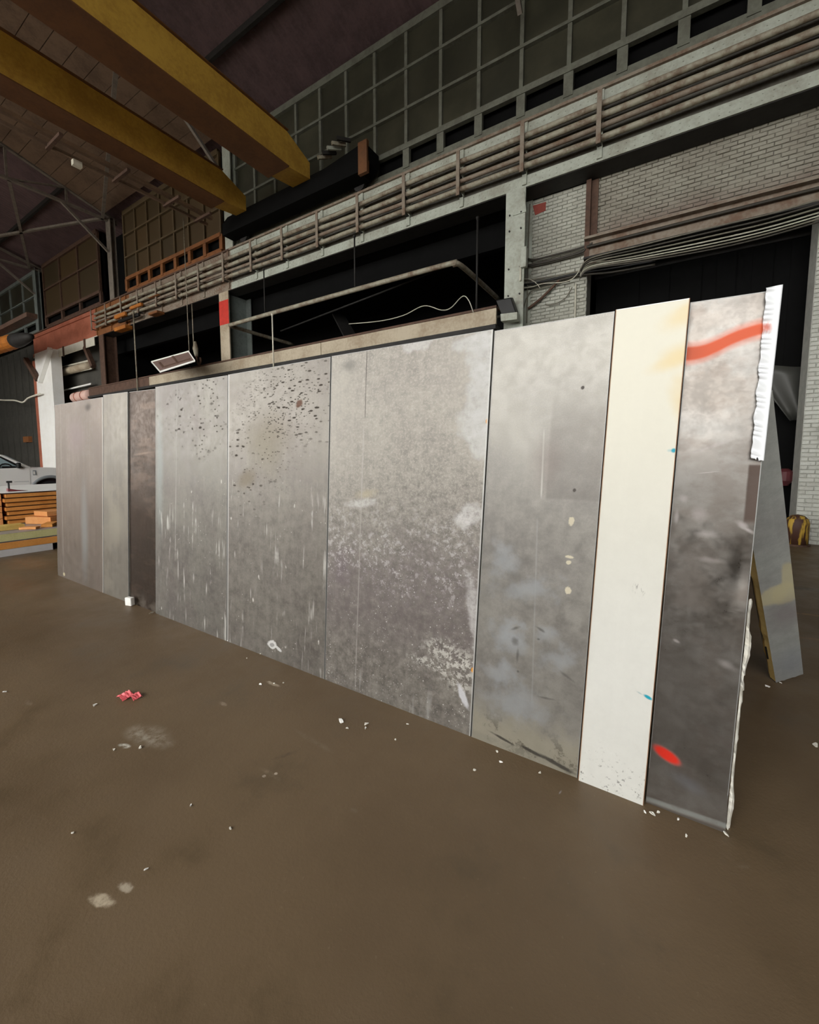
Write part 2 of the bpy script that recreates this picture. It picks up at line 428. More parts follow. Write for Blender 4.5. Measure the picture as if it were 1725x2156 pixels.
def clerestory(name, x0, x1, pitch, bar, pane, zs=(ZS, ZMU, 12.0, ZE), sillbar=None):
    root = empty(name, ((x0 + x1) / 2, YC, ZS), kind='structure')
    n = max(1, round((x1 - x0) / pitch)); p = (x1 - x0) / n
    panes = {}
    for k in range(len(zs) - 1):
        h = zs[k + 1] - zs[k]
        me = MB().box((-p / 2 + .03, -.01, 0.03), (p / 2 - .03, .01, h - 0.03))
        mesh = bpy.data.meshes.new('window_pane'); mesh.from_pydata([tuple(v) for v in me.v], [], me.f); mesh.materials.append(M[pane])
        for i in range(n):
            o = bpy.data.objects.new('window_pane', mesh); col.objects.link(o); o.parent = root
            o.location = Vector((x0 + (i + .5) * p, YC + .05, zs[k])) - root.location
    for i in range(n + 1):
        x = x0 + i * p
        MB().box((x - .045, YC - .04, ZS), (x + .045, YC + .07, ZE)).build('mullion', bar, root)
        MB().box((x - .10, YC - .04, 9.5), (x + .10, YC + .07, ZS)).build('sill_post', sillbar or bar, root)
    for z, w in [(ZS, .07)] + [(z, .035) for z in zs[1:-1]] + [(ZE, .1)]:
        MB().box((x0, YC - .06, z - w), (x1, YC + .06, z + w)).build('transom', (sillbar or bar) if z == ZS else bar, root)
    MB().box((x0, YC - .02, 9.1), (x1, YC + .1, 9.58)).build('sill_plate', sillbar or bar, root)
    MB().box((x0, YC + .2, 9.1), (x1, YC + .3, ZE)).build('backing', 'shadeblack', root)
    return root
clerestory('window_1', -13.9, 3.0, 1.07, 'mullion', 'pane')
clerestory('window_2', -22.4, -14.9, 1.07, 'dimbar', 'pane_amber', sillbar='orangebar')  # orange sill colour paints in the warm bounced light
clerestory('window_3', -32.6, -25.2, 2.4, 'rust', 'pane_amber', zs=(ZS, 11.6, ZE))
M['siding_b'] = M['siding_brown']
clerestory('window_4', -45.9, -33.8, 2.4, 'bluegrey', 'pane', zs=(ZS, 11.6, ZE))

# ================================================================== STEELWORK
def steel_column(x, name, label, mat, webmat, w=0.46, ztop=ZB, y0=YG, depth=0.6, base=0.0):
    r = empty(name, (x, y0, 0), label, 'column')
    MB().box((x - w / 2, y0 - .0, base), (x + w / 2, y0 + .04, ztop)).build('front_flange', mat, r)
    MB().box((x - w / 2, y0 + depth - .04, base), (x + w / 2, y0 + depth, ztop)).build('rear_flange', webmat, r)
    MB().box((x - .02, y0 + .04, base), (x + .02, y0 + depth - .04, ztop)).build('web', webmat, r)
    MB().box((x - w * .7, y0 - .1, base), (x + w * .7, y0 + depth, base + .04)).build('base_plate', webmat, r)
    return r
c1 = steel_column(COLX[0], 'steel_column', 'grey painted steel column in front of the whitewashed brick pier', 'girder', 'girder')
for z in (7.2, 6.85, 6.0, 5.4):
    for dx in (-.13, .14):
        MB().tube([(COLX[0] + dx, YG - .022, z), (COLX[0] + dx, YG, z)], .02, 8).build('bolt', 'darksteel', c1)
MB().hexa([(COLX[0] - .05, YG - .02, ZB - .55), (COLX[0] + .26, YG - .02, ZB - .55), (COLX[0] + .26, YG, ZB - .55), (COLX[0] - .05, YG, ZB - .55)],
          [(COLX[0] - .05, YG - .02, ZB - .15), (COLX[0] + .2, YG - .02, ZB - .1), (COLX[0] + .2, YG, ZB - .1), (COLX[0] - .05, YG, ZB - .15)]).build('gusset_plate', 'girder', c1)
c2 = steel_column(COLX[1], 'steel_column', 'brown and grey steel column with the bright red painted band', 'concretebeam', 'bluegrey', w=0.56, depth=1.0)
MB().box((COLX[1] - .285, YG - .004, 6.55), (COLX[1] + .285, YG - .001, 7.42)).build('red_band', 'redsign', c2)['label'] = 'bright red painted band'
c3 = steel_column(COLX[2], 'steel_column', 'rusty brown steel column at the end of the yellow crane bay', 'rust', 'rust', w=0.5, depth=0.6)
# upper shafts carrying the roof
for x, lab, mt in ((COLX[1] + .3, 'dim grey upper column shaft behind the crane girders', 'girder'), (-23.4, 'tall dark roof column shaft rising beside the amber windows', 'trussgrey'), (-33.3, 'pale upper roof column far left under the roof truss', 'bluegrey')):
    r = empty('roof_column', (x, YG + .1, ZT), lab, 'column')
    MB().box((x - .22, YG + .1, ZT), (x + .22, YG + .13, 13.0)).build('front_flange', mt, r)
    MB().box((x - .015, YG + .13, ZT), (x + .015, YG + .3, 13.0)).build('web', mt, r)
    MB().box((x - .22, YG + .3, ZT), (x + .22, YG + .33, 13.0)).build('rear_flange', mt, r)

# crane runway girder
M['webshade'] = worn('shaded_girder_web', (96, 94, 86), (66, 60, 52), .75, 0, 1.4, .8)  # web darkened in its colour, as the shade between the pipes
XG0, XG1 = -34.0, 3.4
g = empty('runway_girder', ((XG0 + XG1) / 2, YG, ZB), 'long riveted grey crane runway girder carrying the rail', 'girder')
segs = [(XG0, -25.0, 'red_and_warmlight'), (-25.0, -21.5, 'orangebar'), (-21.5, -13.9, 'girder_rust'), (-13.9, XG1, 'girder')]  # red and orange bays hold bounced sunlight in their colour
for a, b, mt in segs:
    MB().box((a, YG + .06, ZB), (b, YG + .08, ZT)).build('web_plate', 'webshade' if mt == 'girder' else mt, g)
    MB().box((a, YG - .0, ZB), (b, YG + .56, ZB + .035)).build('bottom_flange', mt if mt != 'red_and_warmlight' else 'cream', g)  # cream on the red bay's flange paints in sunlight
    MB().box((a, YG - .0, ZB + .035), (b, YG + .06, ZB + .24)).build('bottom_angle', mt, g)
    MB().box((a, YG + .0, ZT - .22), (b, YG + .06, ZT - .03)).build('top_angle', mt, g)
    MB().box((a, YG + .03, ZB - .012), (b, YG + .55, ZB - .001)).build('soffit_shade', 'darksteel', g)  # added dark strip, paints the shade under the girder
    MB().box((a, YG - .06, ZT - .03), (b, YG + .5, ZT + .03)).build('top_flange', 'girder_rust' if mt == 'girder' else 'rust', g)
x = -1.54
while x > XG0 + .5:
    mt = 'girder' if x > -13.9 else ('girder_rust' if x > -21.5 else ('orangebar' if x > -25 else None))
    if mt is None: break
    MB().box((x - .05, YG - .035, ZB + .04), (x + .05, YG + .06, ZT - .03)).build('stiffener', mt, g)
    x -= 1.56
m = MB()
x = -17.4
while x < XG1:
    for z in (ZB + .07, ZB + .18, ZT - .12):
        m.hexa([(x - .011, YG - .009, z - .011), (x + .011, YG - .009, z - .011), (x + .011, YG, z - .011), (x - .011, YG, z - .011)],
               [(x - .011, YG - .009, z + .011), (x + .011, YG - .009, z + .011), (x + .011, YG, z + .011), (x - .011, YG, z + .011)])
    x += .15
tag(m.build('rivets', 'girder', g), kind='stuff')
MB().box((XG0 + .8, YG - .03, ZB - .42), (-25.3, YG - .0, ZB - .02)).build('added_sunlight_strip', 'cream', g)  # cream strip added as the sunlit flange edge, light in its colour
for x in (-26.4, -29.2): MB().box((x - .08, YG - .07, ZB - .5), (x + .08, YG - .03, ZB + .05)).build('hanger_clip', 'rust', g)
rl = MB().box((XG0, YG - .04 + .2, ZT + .03), (XG1, YG + .04 + .2, ZT + .16)).build('crane_rail', 'rust'); tag(rl, 'rusty brown crane rail lying on top of the runway girder', 'rail')
# pipes strapped along the girder
PIPES = [(ZB + .36, .058, 'pipe'), (ZB + .56, .05, 'girder_rust'), (ZB + .76, .062, 'pipe'), (ZB + .99, .058, 'pipe')]
names = ['lowest', 'second lowest', 'third lowest', 'topmost']
for k, (z, r_, mt) in enumerate(PIPES):
    pts = [(x_, YG - .15 - .012 * math.sin(x_ * 1.3 + k), z + .015 * math.sin(x_ * .8 + k * 2)) for x_ in [3.3 - i * 1.0 for i in range(29)]]
    o = MB().tube(pts, r_, 8).build('conduit_pipe', mt, smooth=True)
    tag(o, '%s of the four rusty pale pipes strapped along the runway girder' % names[k], 'pipe', 'pipes along the runway girder')
ORD = 'zeroth first second third fourth fifth sixth seventh eighth ninth tenth eleventh twelfth thirteenth fourteenth fifteenth sixteenth seventeenth eighteenth'.split(); bi = 0
x = -1.54
while x > -25:
    o = empty('pipe_bracket', (x, YG - .14, ZB + .25), None, None)
    MB().box((x - .045, YG - .255, ZB + .2), (x + .045, YG - .23, ZB + 1.2)).build('strap', 'girder_rust', o)
    for z, r_, _ in PIPES[::2]: MB().box((x - .04, YG - .235, z - .105), (x + .04, YG - .04, z - .083)).build('clamp', 'darksteel', o)
    bi += 1; tag(o, '%s strap bracket on the girder pipes counted from the right frame edge' % ORD[bi], 'bracket', 'pipe brackets along the runway girder')
    x -= 1.56

# platform beam below the dark openings, with its rails
pb = empty('platform_beam', (-14.3, 9.5, 4.75), 'long cream steel platform beam running along the top of the panels', 'beam')
for a, b, mt in ((-25.6, -19.5, 'rust'), (-19.5, -9.2, 'concretebeam'), (-9.2, -3.6, 'concretebeam')):
    MB().box((a + .012, 9.5, 4.72), (b - .012, 9.56, 5.08)).build('fascia_plate', mt, pb)
    MB().box((a, 9.47, 5.08), (b, 9.78, 5.13)).build('top_angle', 'rust', pb)
    MB().box((a, 9.44, 4.60), (b, 9.78, 4.70)).build('bottom_angle', 'darksteel', pb)
zs_ = 6.27
rail = spline([(-13.55, 12.4, zs_), (-13.55, 9.7, zs_), (-13.4, 9.42, zs_), (-13.1, 9.38, zs_), (-9, 9.38, zs_ + .02), (-4.95, 9.38, zs_ + .02), (-4.68, 9.42, zs_), (-4.55, 9.7, zs_), (-4.55, 12.2, zs_)], 6)
o = MB().tube(rail, .065, 10).build('overhead_pipe', 'pipe', smooth=True); tag(o, 'thick rust-flecked pipe loop bending back into the dark opening', 'pipe')
for x, z0, z1, r_, mt, lab in ((-11.2, 4.55, 6.25, .024, 'cream', 'thin white upright rod between platform beam and thick pipe loop'),
                        (-7.72, 6.3, 7.75, .022, 'darksteel', 'thin hanger rod above the middle of the thick pipe'),
                        (-11.55, 6.28, 7.75, .02, 'darksteel', 'thin hanger rod above the left part of the thick pipe'),
                        (-20.4, 4.5, 8.0, .03, 'pipe', 'pale upright pipe before the dark opening beside the rusty column'),
                        (-4.45, 5.3, 7.705, .03, 'darksteel', 'dark upright pipe behind the bend of the thick pipe')):
    y = 10.3 if x == -4.45 else (9.435 if x == -20.4 else 9.36)
    m = MB().tube([(x, y, z0), (x, y, z1)], r_, 8).tube([(x, y, z1 - .06), (x, y, z1)], r_ * 1.6, 8)
    tag(m.build('hanger_rod', mt, smooth=True), lab, 'rod')
for k, (a, b, r_, mt, lab) in enumerate((((-13.2, 11.2, 5.55), (-3.5, 11.2, 5.66), .045, 'cable_dark', 'upper of two dark pipes running through the black opening'),
                         ((-13.2, 11.1, 5.35), (-3.5, 11.1, 5.42), .035, 'cable_dark', 'lower of two dark pipes running through the black opening'),
                         ((-13.4, 11.6, 6.6), (-3.6, 11.6, 7.6), .03, 'darksteel', 'dark thin pipe sloping up above the thick pipe loop'),
                         ((-25, 11.0, 7.3), (-3.5, 11.0, 7.3), .08, 'darksteel', 'dim dark beam deep under the runway girder'))):
    tag(MB().tube([a, ((a[0] + b[0]) / 2, a[1], (a[2] + b[2]) / 2 - .03), b], r_, 8).build('service_pipe', mt, smooth=True), lab, 'pipe')
o = MB().bar((-11.6, 13.0, 7.3), (-9.2, 11.3, 5.2), .5, .06).build('chute_plate', 'darksteel'); tag(o, 'dim grey sloping plate inside the dark opening', 'plate')
w = spline([on_y(px, py, 9.45) for px, py in ((735, 682), (800, 676), (850, 664), (893, 644), (930, 653), (950, 648), (974, 624), (987, 632), (997, 658))], 6)
tag(MB().tube(w, .012, 6).build('loose_wire', 'cable_pale', smooth=True), 'thin white wire drooping along the platform beam top', 'wire')

# floodlight box at the foot of the grey column
fr = empty('floodlight', (COLX[0], 9.5, 4.9), 'dark hooded floodlight at the foot of the grey column', 'floodlight')
a = [on_y(px, py, 9.45) for px, py in ((1044, 632), (1076, 626), (1087, 658), (1056, 662))]
MB().hexa([a[3], a[2], a[2] + Vector((0, .2, .05)), a[3] + Vector((0, .2, .05))], [a[0], a[1], a[1] + Vector((0, .16, .05)), a[0] + Vector((0, .16, .05))]).build('housing', 'black', fr, bevel=.02)
b = [on_y(px, py, 9.42) for px, py in ((1054, 661), (1089, 657), (1089, 672), (1055, 676))]
MB().hexa([b[3], b[2], b[2] + Vector((0, .2, 0)), b[3] + Vector((0, .2, 0))], [b[0], b[1], b[1] + Vector((0, .2, 0)), b[0] + Vector((0, .2, 0))]).build('bracket_box', 'girder', fr)

# cables and bits on the pier and lintel
def cable(pts, r_, mt, lab, name='cable', cat='cable', y=None, n=6):
    P3 = [on_y(px, py, yy) for px, py, yy in [(p[0], p[1], p[2] if len(p) > 2 else y) for p in pts]]
    return tag(MB().tube(spline(P3, n), r_, 6).build(name, mt, smooth=True), lab, cat)
ln = empty('lintel_beam', (0.1, 10.3, 6.0), 'grimy grey steel lintel over the wide black opening', 'beam')
MB().box((-1.85, 10.28, 6.02), (3.2, 10.36, 6.42)).build('channel_web', 'girder_rust', ln)
MB().box((-1.85, 10.14, 6.40), (3.2, 10.36, 6.45)).build('top_lip', 'girder_rust', ln)
MB().box((-1.85, 10.14, 5.98), (3.2, 10.85, 6.02)).build('bottom_lip', 'darksteel', ln)
MB().tube([(-1.8, 10.2, 6.25), (3.2, 10.2, 6.27)], .03, 8).build('edge_pipe', 'cable_dark', ln)
ja = MB().box((-1.86, 10.26, 5.9), (-1.76, 10.36, 7.7)).box((-1.86, 10.34, 5.9), (-1.62, 10.37, 7.7)).build('jamb_angle', 'rust'); tag(ja, 'brown rusty vertical steel angle between pier and header brickwork', 'steel angle')
for k, (dy, mt, r_) in enumerate(((0, 'cable_pale', .016), (7, 'cable_pale', .013), (13, 'cable_grey', .016), (-9, 'cable_grey', .016), (-18, 'cable_dark', .018), (-27, 'cable_grey', .014), (19, 'cable_dark', .016))):
    yk = 10.09 - .035 * k
    cable([(1222, 578 + dy * .4, yk), (1245, 557 + dy * .5, yk), (1350, 537 + dy * .75, yk), (1500, 506 + dy, yk), (1620, 478 + dy, yk), (1760, 437 + dy, yk)], r_, mt,
          ['brightest pale cable of the bundle along the lintel', 'second pale cable hanging just under the brightest one', 'grey cable under the two pale ones on the lintel', 'grey cable just above the brightest pale cable', 'dark cable high in the lintel cable bundle', 'thin grey cable highest on the lintel face', 'lowest dark cable sagging below the lintel bundle'][k], y=10.1)
cable([(1098, 607), (1120, 604), (1145, 597), (1180, 595), (1200, 590), (1213, 580), (1225, 563), (1238, 552), (1280, 549), (1340, 540)], .012, 'cable_pale', 'white wire curling from the pier up to the lintel', 'loose_wire', 'wire', 10.22)
cable([(1100, 586), (1115, 588), (1128, 595), (1138, 607)], .01, 'cable_pale', 'short white wire hook hanging off the pier conduits', 'loose_wire', 'wire', 10.22)
cable([(1103, 535), (1112, 545), (1130, 546), (1170, 536), (1225, 521), (1248, 512)], .022, 'cable_dark', 'dark curved cable across the middle of the pier', 'conduit', 'cable', 10.28)
cable([(1105, 561), (1160, 549), (1222, 532), (1232, 524)], .03, 'cable_dark', 'thick dark pipe across the pier below the curved cable', 'conduit', 'pipe', 10.27)
for k, dy in enumerate((0, 9, 17)):
    cable([(1096, 592 + dy), (1150, 584 + dy * .8), (1215, 572 + dy * .5), (1290, 556 + dy), (1380, 540 + dy)], .024 if k else .016, ['cable_grey', 'black', 'cable_dark'][k], ['upper grey', 'middle black', 'lower dark'][k] + ' cable of the trio crossing the lower pier', 'conduit', 'cable', 10.3)
cable([(1112, 650), (1142, 626), (1178, 590)], .028, 'rust', 'brown pipe slanting up across the lower pier', 'conduit', 'pipe', 10.28)
cable([(1100, 657), (1110, 625), (1122, 612), (1150, 604), (1200, 592)], .012, 'cable_grey', 'thin grey cable arching over the lower pier', 'loose_wire', 'wire', 10.29)
cable([(1148, 641), (1165, 641), (1190, 628), (1205, 605)], .012, 'cable_grey', 'thin grey cable sagging in a loop on the lower pier', 'loose_wire', 'wire', 10.31)
cable([(1213, 598), (1212, 640), (1211, 680)], .022, 'cable_pale', 'white upright conduit on the right side of the pier', 'conduit', 'pipe', 10.355)
cable([(1116, 430), (1113, 500), (1111, 600), (1109, 680)], .014, 'cable_grey', 'thin grey conduit running down the pier beside the column', 'conduit', 'pipe', 10.3)
cable([(1097, 557), (1096, 592)], .026, 'cable_pale', 'short bright white tube on the right edge of the column', 'conduit', 'pipe', 9.78)
jb = MB().box((-2.98, 9.72, 5.95), (-2.84, 9.86, 6.4)).build('junction_box', 'girder', bevel=.02); jb.location += Vector((-.16, 0, 0)); tag(jb, 'small grey junction box on the column edge', 'box')
p4 = [on_y(px, py, YW - .03) for px, py in ((1122, 433), (1150, 425), (1149, 443), (1127, 453))]
rs = MB().hexa([p4[3], p4[2], p4[2] + Vector((0, .02, 0)), p4[3] + Vector((0, .02, 0))], [p4[0], p4[1], p4[1] + Vector((0, .02, 0)), p4[0] + Vector((0, .02, 0))]).build('red_board', 'dullred'); tag(rs, 'small square dull red board on the brick pier', 'sign')

# black strip curtain in the wide opening
cu = empty('strip_curtain', (0.1, 11.4, 0), 'black hanging rubber strips closing the wide dark opening', 'curtain')
x = -1.75; k = 0
while x < 2.7:
    MB().box((x, 11.4 + (k % 2) * .03, 0.02), (x + .33, 11.41 + (k % 2) * .03, 5.95)).build('rubber_strip', 'shadeblack', cu); x += .3; k += 1
MB().box((-1.8, 11.36, 5.95), (2.7, 11.5, 6.2)).build('hanging_rail', 'darksteel', cu)
nb = NB('smoky_plastic_sheet'); M['sheet'] = nb.done(lin((62, 62, 58)), .45, 0, .4)
q = [on_y(px, py, 11.0) for px, py in ((1575, 770), (1720, 770), (1713, 888), (1664, 886))]
q2 = [on_y(px, py, 11.22) for px, py in ((1590, 800), (1672, 800), (1655, 838), (1612, 856))]
def sheet(q, lab):
    m = grid(lambda u, v: ((q[3] + (q[2] - q[3]) * u) * (1 - v) + (q[0] + (q[1] - q[0]) * u) * v) + Vector((0, .05 * math.sin(u * 9) * (1 - .4 * v), .02 * math.sin(u * 7))), 16, 6)
    o = m.build('plastic_sheet', 'sheet', smooth=True); md = o.modifiers.new('thickness', 'SOLIDIFY'); md.thickness = .006
    tag(o, lab, 'sheet')
sheet(q, 'larger dim grey plastic sheet hanging in the dark opening'); sheet(q2, 'smaller dim grey sheet flap hanging behind the leaning prop panel')
q = on_floor(1685, 1149)
bo = empty('bollard', (q.x - .05, q.y + .05, 0), 'rusty yellow rounded steel bollard before the white brick jamb', 'bollard')
prof = [(.17, 0), (.17, .42), (.15, .49), (.09, .55), (.0, .57)]
m = MB()
m.tube([(bo.location.x, bo.location.y, z) for _, z in prof], [r_ for r_, _ in prof][:-1] + [.01], 20)
nb = NB('rusty_yellow_paint'); n1 = nb.noise(nb.obj, 3, 4, .6, stretch=(4, 4, .6))
M['bollard'] = nb.done(nb.mix(nb.step(n1, .5, .6), lin((74, 46, 34)), lin((196, 160, 62))), .6)
m.build('post', 'bollard', bo, smooth=True)
MB().tube([(bo.location.x, bo.location.y, 0), (bo.location.x, bo.location.y, .03)], .2, 20).build('collar', 'rust', bo)
o = MB().tube([(2.02, 10.9, 1.02), (2.02, 10.9, 1.12), (2.02, 10.9, 1.3), (2.02, 10.9, 1.36)], [.06, .13, .13, .05], 14).build('red_bucket', worn('dark_red_plastic', (90, 40, 44), (60, 30, 32), .5)); o.location = (1.93, 10.95, 1.05); tag(o, 'dim dark red bell on the inside of the right jamb', 'bell')
MB().bar((1.93, 10.95, 1.2), (2.1, 10.95, 1.2), .04, .04).build('mount', 'darksteel', o)

# ================================================================== OVERHEAD CRANE AND ROOF TRUSSES
cr = empty('overhead_crane', (-11, 0.3, 9.3), 'yellow double-girder overhead travelling crane spanning the hall', 'crane')
def box_girder(x0, x1, zb, zt, side, nm):
    ym, ye = 8.6, 9.45
    prof = [(-9.2, zb), (ym, zb), (ye, zb + .12), (ye, zt - .35), (ym, zt), (-9.2, zt)]
    MB().prism(prof, x0, x1, lambda a, b, y: (y, a, b)).build(nm, side, cr)
    MB().box((x0 - .1, -9.2, zb - .03), (x1 + .06, ym, zb)).build('bottom_plate', 'crane_brown', cr)
    MB().box((x0 - .06, -9.2, zt), (x1 + .06, ym, zt + .03)).build('top_plate', 'crane_brown', cr)
box_girder(-10.2, -9.47, 9.73, 10.65, 'crane', 'near_box_girder')
box_girder(-13.0, -12.46, 9.73, 10.65, 'crane', 'far_box_girder')
MB().prism([(-13.82, 9.42), (-7.6, 9.42), (-7.3, 9.6), (-7.3, 9.98), (-7.6, 10.1), (-8.9, 9.95), (-13.5, 9.95), (-13.82, 9.8)], 9.46, 9.95).build('end_truck', 'shadeblack', cr)
MB().box((-7.6, 9.4, 9.3), (-7.3, 9.5, 10.12)).build('end_plate', 'crane_brown', cr)
for x in (-8.0, -13.3): MB().tube([(x, 9.93, 9.475), (x, 10.06, 9.475)], .2, 18).build('wheel', 'darksteel', cr)
MB().prism([(-13.9, 9.42), (-7.6, 9.42), (-7.3, 9.98), (-13.5, 9.95)], -9.45, -9.1).build('end_truck', 'shadeblack', cr)
# festoon track with brackets beside the far girder
MB().box((-13.62, -9, 9.62), (-13.5, 8.9, 9.72)).build('festoon_track', 'planks', cr)
MB().box((-13.85, -9, 9.5), (-13.78, 8.9, 9.58)).build('festoon_track', 'planks', cr)
for y in (4.6, 6.1, 7.5, 8.5): MB().box((-13.9, y - .04, 9.45), (-13.0, y + .04, 9.53)).build('track_bracket', 'rust', cr)
MB().box((-13.9, 5.1, 9.36), (-13.76, 5.3, 9.5)).build('festoon_trolley', 'cream', cr)
# collector gear on the near end
for k in range(5): MB().bar((-8.9 + k * .18, 9.2, 10.1 + .06 * k), (-8.7 + k * .18, 9.55, 10.25 + .04 * k), .06, .09).build('collector_arm', ('pipe', 'darksteel', 'girder')[k % 3], cr)
# work lamp cable and wire rope hanging by the dark opening
for k, (px, y0_, y1_) in enumerate(((386, 460, 742), (404, 640, 735))):
    a, b = on_y(px, y0_, 9.2), on_y(px + 12, y1_, 9.2); b.x = a.x; b.z -= .12 * (k == 0)
    tag(MB().tube([a, (a + b) / 2, b], .018, 6).build('hanging_rope', 'pipe', smooth=True), ['long thin rope hanging from under the crane', 'short rope hanging beside the long one'][k], 'rope')
q = on_y(412, 745, 9.2)
hk = empty('hook_block', (q.x, q.y, q.z - .5), 'small pale hook block hanging at the end of the ropes', 'hook')
MB().tube([q + Vector((0, 0, .45)), q + Vector((0, 0, .2)), q + Vector((.05, 0, -.1))], [.04, .1, .06], 10).build('block', 'pipe', hk, smooth=True)
MB().tube(spline([q + Vector(v) for v in ((.05, 0, -.1), (.1, 0, -.3), (.2, 0, -.42), (.3, 0, -.3), (.28, 0, -.18))], 5), .035, 8).build('hook', 'rust', hk, smooth=True)
# tilted lamp fixture
lp = [on_y(px, py, y) for px, py, y in ((318, 763, 8.6), (397, 741, 8.6), (411, 762, 8.1), (337, 785, 8.1))]
lf = empty('lamp_fixture', sum(lp, Vector()) / 4, 'tilted unlit twin-bay lamp fixture with pale edges above the left panels', 'lamp')
def lpt(u, v, d=0): return lp[0].lerp(lp[1], u).lerp(lp[3].lerp(lp[2], u), v) + Vector((0, .1 * d, d))
def lslab(u0, v0, u1, v1, d0, d1): return MB().hexa([lpt(u0, v0, d0), lpt(u1, v0, d0), lpt(u1, v1, d0), lpt(u0, v1, d0)], [lpt(u0, v0, d1), lpt(u1, v0, d1), lpt(u1, v1, d1), lpt(u0, v1, d1)])
lslab(0, 0, 1, 1, 0, .02).build('reflector', worn('dull_pink_reflector', (128, 106, 98), (108, 88, 82), .5), lf)
for a_ in ((0, 0, 1, .05), (0, .95, 1, 1), (0, 0, .015, 1), (.985, 0, 1, 1)): lslab(*a_, -.0, .05).build('rim', 'white', lf)
for a_ in ((.14, .3, .2, .75), (.55, .1, .6, .8), (.2, .72, .92, .78)): lslab(*a_, .02, .06).build('divider', 'rust', lf)
q1 = (lp[0] + lp[1]) / 2 + Vector((0, .1, .1))
MB().tube([q1, Vector((q1.x, 9.2, 5.3)), Vector((q1.x, 9.455, 5.1))], .02, 6).build('arm', 'darksteel', lf)

# trusses
def truss(x, lab, mt='trussgrey'):
    r = empty('roof_truss', (x, 0.4, 12.8), lab, 'truss', 'roof trusses')
    zc = 12.9
    MB().bar((x, -9.4, zc), (x, 10.3, zc), .16, .1).build('bottom_chord', mt, r)
    for s_ in (-1, 1):
        ye = 10.3 if s_ > 0 else -9.4
        MB().bar((x, ye, zc + .1), (x, .4, 15.85), .16, .1).build('top_chord', mt, r)
        ys = [ye + (0.4 - ye) * t for t in (.2, .4, .6, .8, 1)]
        for i, y in enumerate(ys):
            zt_ = zc + .1 + (15.85 - zc - .1) * (i + 1) / 5
            MB().bar((x, y, zc), (x, y, zt_), .08, .08).build('web_post', mt, r)
            if i: MB().bar((x, ys[i - 1], zc + .1 + (15.75 - zc) * i / 5), (x, y, zc), .07, .07).build('web_diagonal', mt, r)
        ky = 9.85 if s_ > 0 else -9.35
        MB().bar((x, ky, 11.45), (x, ky - s_ * 1.75, zc), .1, .1).build('knee_brace', mt, r)
truss(-14.0, 'roof truss right above the crane girders')
truss(-23.4, 'roof truss landing on the tall column shaft left of the amber windows')
truss(-33.2, 'farthest roof truss at the dim far left')
truss(-3.3, 'roof truss above the grey column, over the frame')
for k, y in enumerate((8.3, 6.2, 4.1, 2.0)):
    for s_ in (1, -1):
        yy = .4 + s_ * (y - .4)
        o = MB().box((XE0, yy - .05, roofz(yy) - .2), (2, yy + .05, roofz(yy) - .02)).build('purlin', 'darksteel')
        tag(o, ['first', 'second', 'third', 'fourth'][k] + ' roof purlin up from the ' + ('window side eaves' if s_ > 0 else 'street side eaves'), 'purlin', 'roof purlins')
# horizontal roof bracing seen far left
for k, (a, b) in enumerate((((-33.2, 9.7, 12.9), (-23.4, 6.4, 12.9)), ((-33.2, 6.4, 12.9), (-23.4, 9.7, 12.9)), ((-23.4, 9.7, 12.9), (-14, 6.4, 12.9)))):
    tag(MB().bar(a, b, .12, .1).build('roof_brace', 'trussgrey'), ['one', 'other', 'nearer'][k] + ' crossing diagonal roof brace between trusses at upper left', 'brace')
# ribbed brown boards in the roof bay before the amber windows
rb = empty('roof_lining', (-18.7, 6.4, 13.4), 'brown ribbed roof lining boards beyond the crane girders', 'lining')
for i in range(14):
    y0 = 9.7 - i * .5
    MB().hexa([(-23.2, y0 - .48, roofz(y0 - .48) - .3), (-14.2, y0 - .48, roofz(y0 - .48) - .3), (-14.2, y0, roofz(y0) - .3), (-23.2, y0, roofz(y0) - .3)],
              [(-23.2, y0 - .48, roofz(y0 - .48) - .25), (-14.2, y0 - .48, roofz(y0 - .48) - .25), (-14.2, y0, roofz(y0) - .25), (-23.2, y0, roofz(y0) - .25)]).build('board', 'planks', rb)

# ================================================================== FAR LEFT BAY
# white pillar with brace
PB = on_y(121, 950, 9.4).x
wp = empty('white_pillar', (-32.6, 9.4, 0), 'bright white pillar in daylight left of the panels', 'column')
a, b = on_y(88, 950, 9.4), on_y(121, 950, 9.4)
MB().box((a.x, 9.4, 0), (b.x, 9.9, 7.7)).build('shaft', 'white', wp)
MB().box((a.x - .3, 9.36, 0), (a.x, 9.9, 7.3)).build('side_flange', 'red_and_warmlight', wp)
def brace(p, q, w_, mt, lab, y=9.2):
    tag(MB().bar(on_y(*p, y), on_y(*q, y), w_, w_, up=(0, 1, 0)).build('knee_brace', mt), lab, 'brace')
brace((84, 804), (106, 734), .2, 'white', 'short bright white diagonal brace on the white pillar', 9.29)
brace((54, 756), (80, 800), .22, 'rust', 'short rusty diagonal brace left of the white pillar', 9.24)
brace((180, 731), (197, 772), .2, 'rust', 'rusty diagonal brace meeting the rusty column from the left', 9.85)
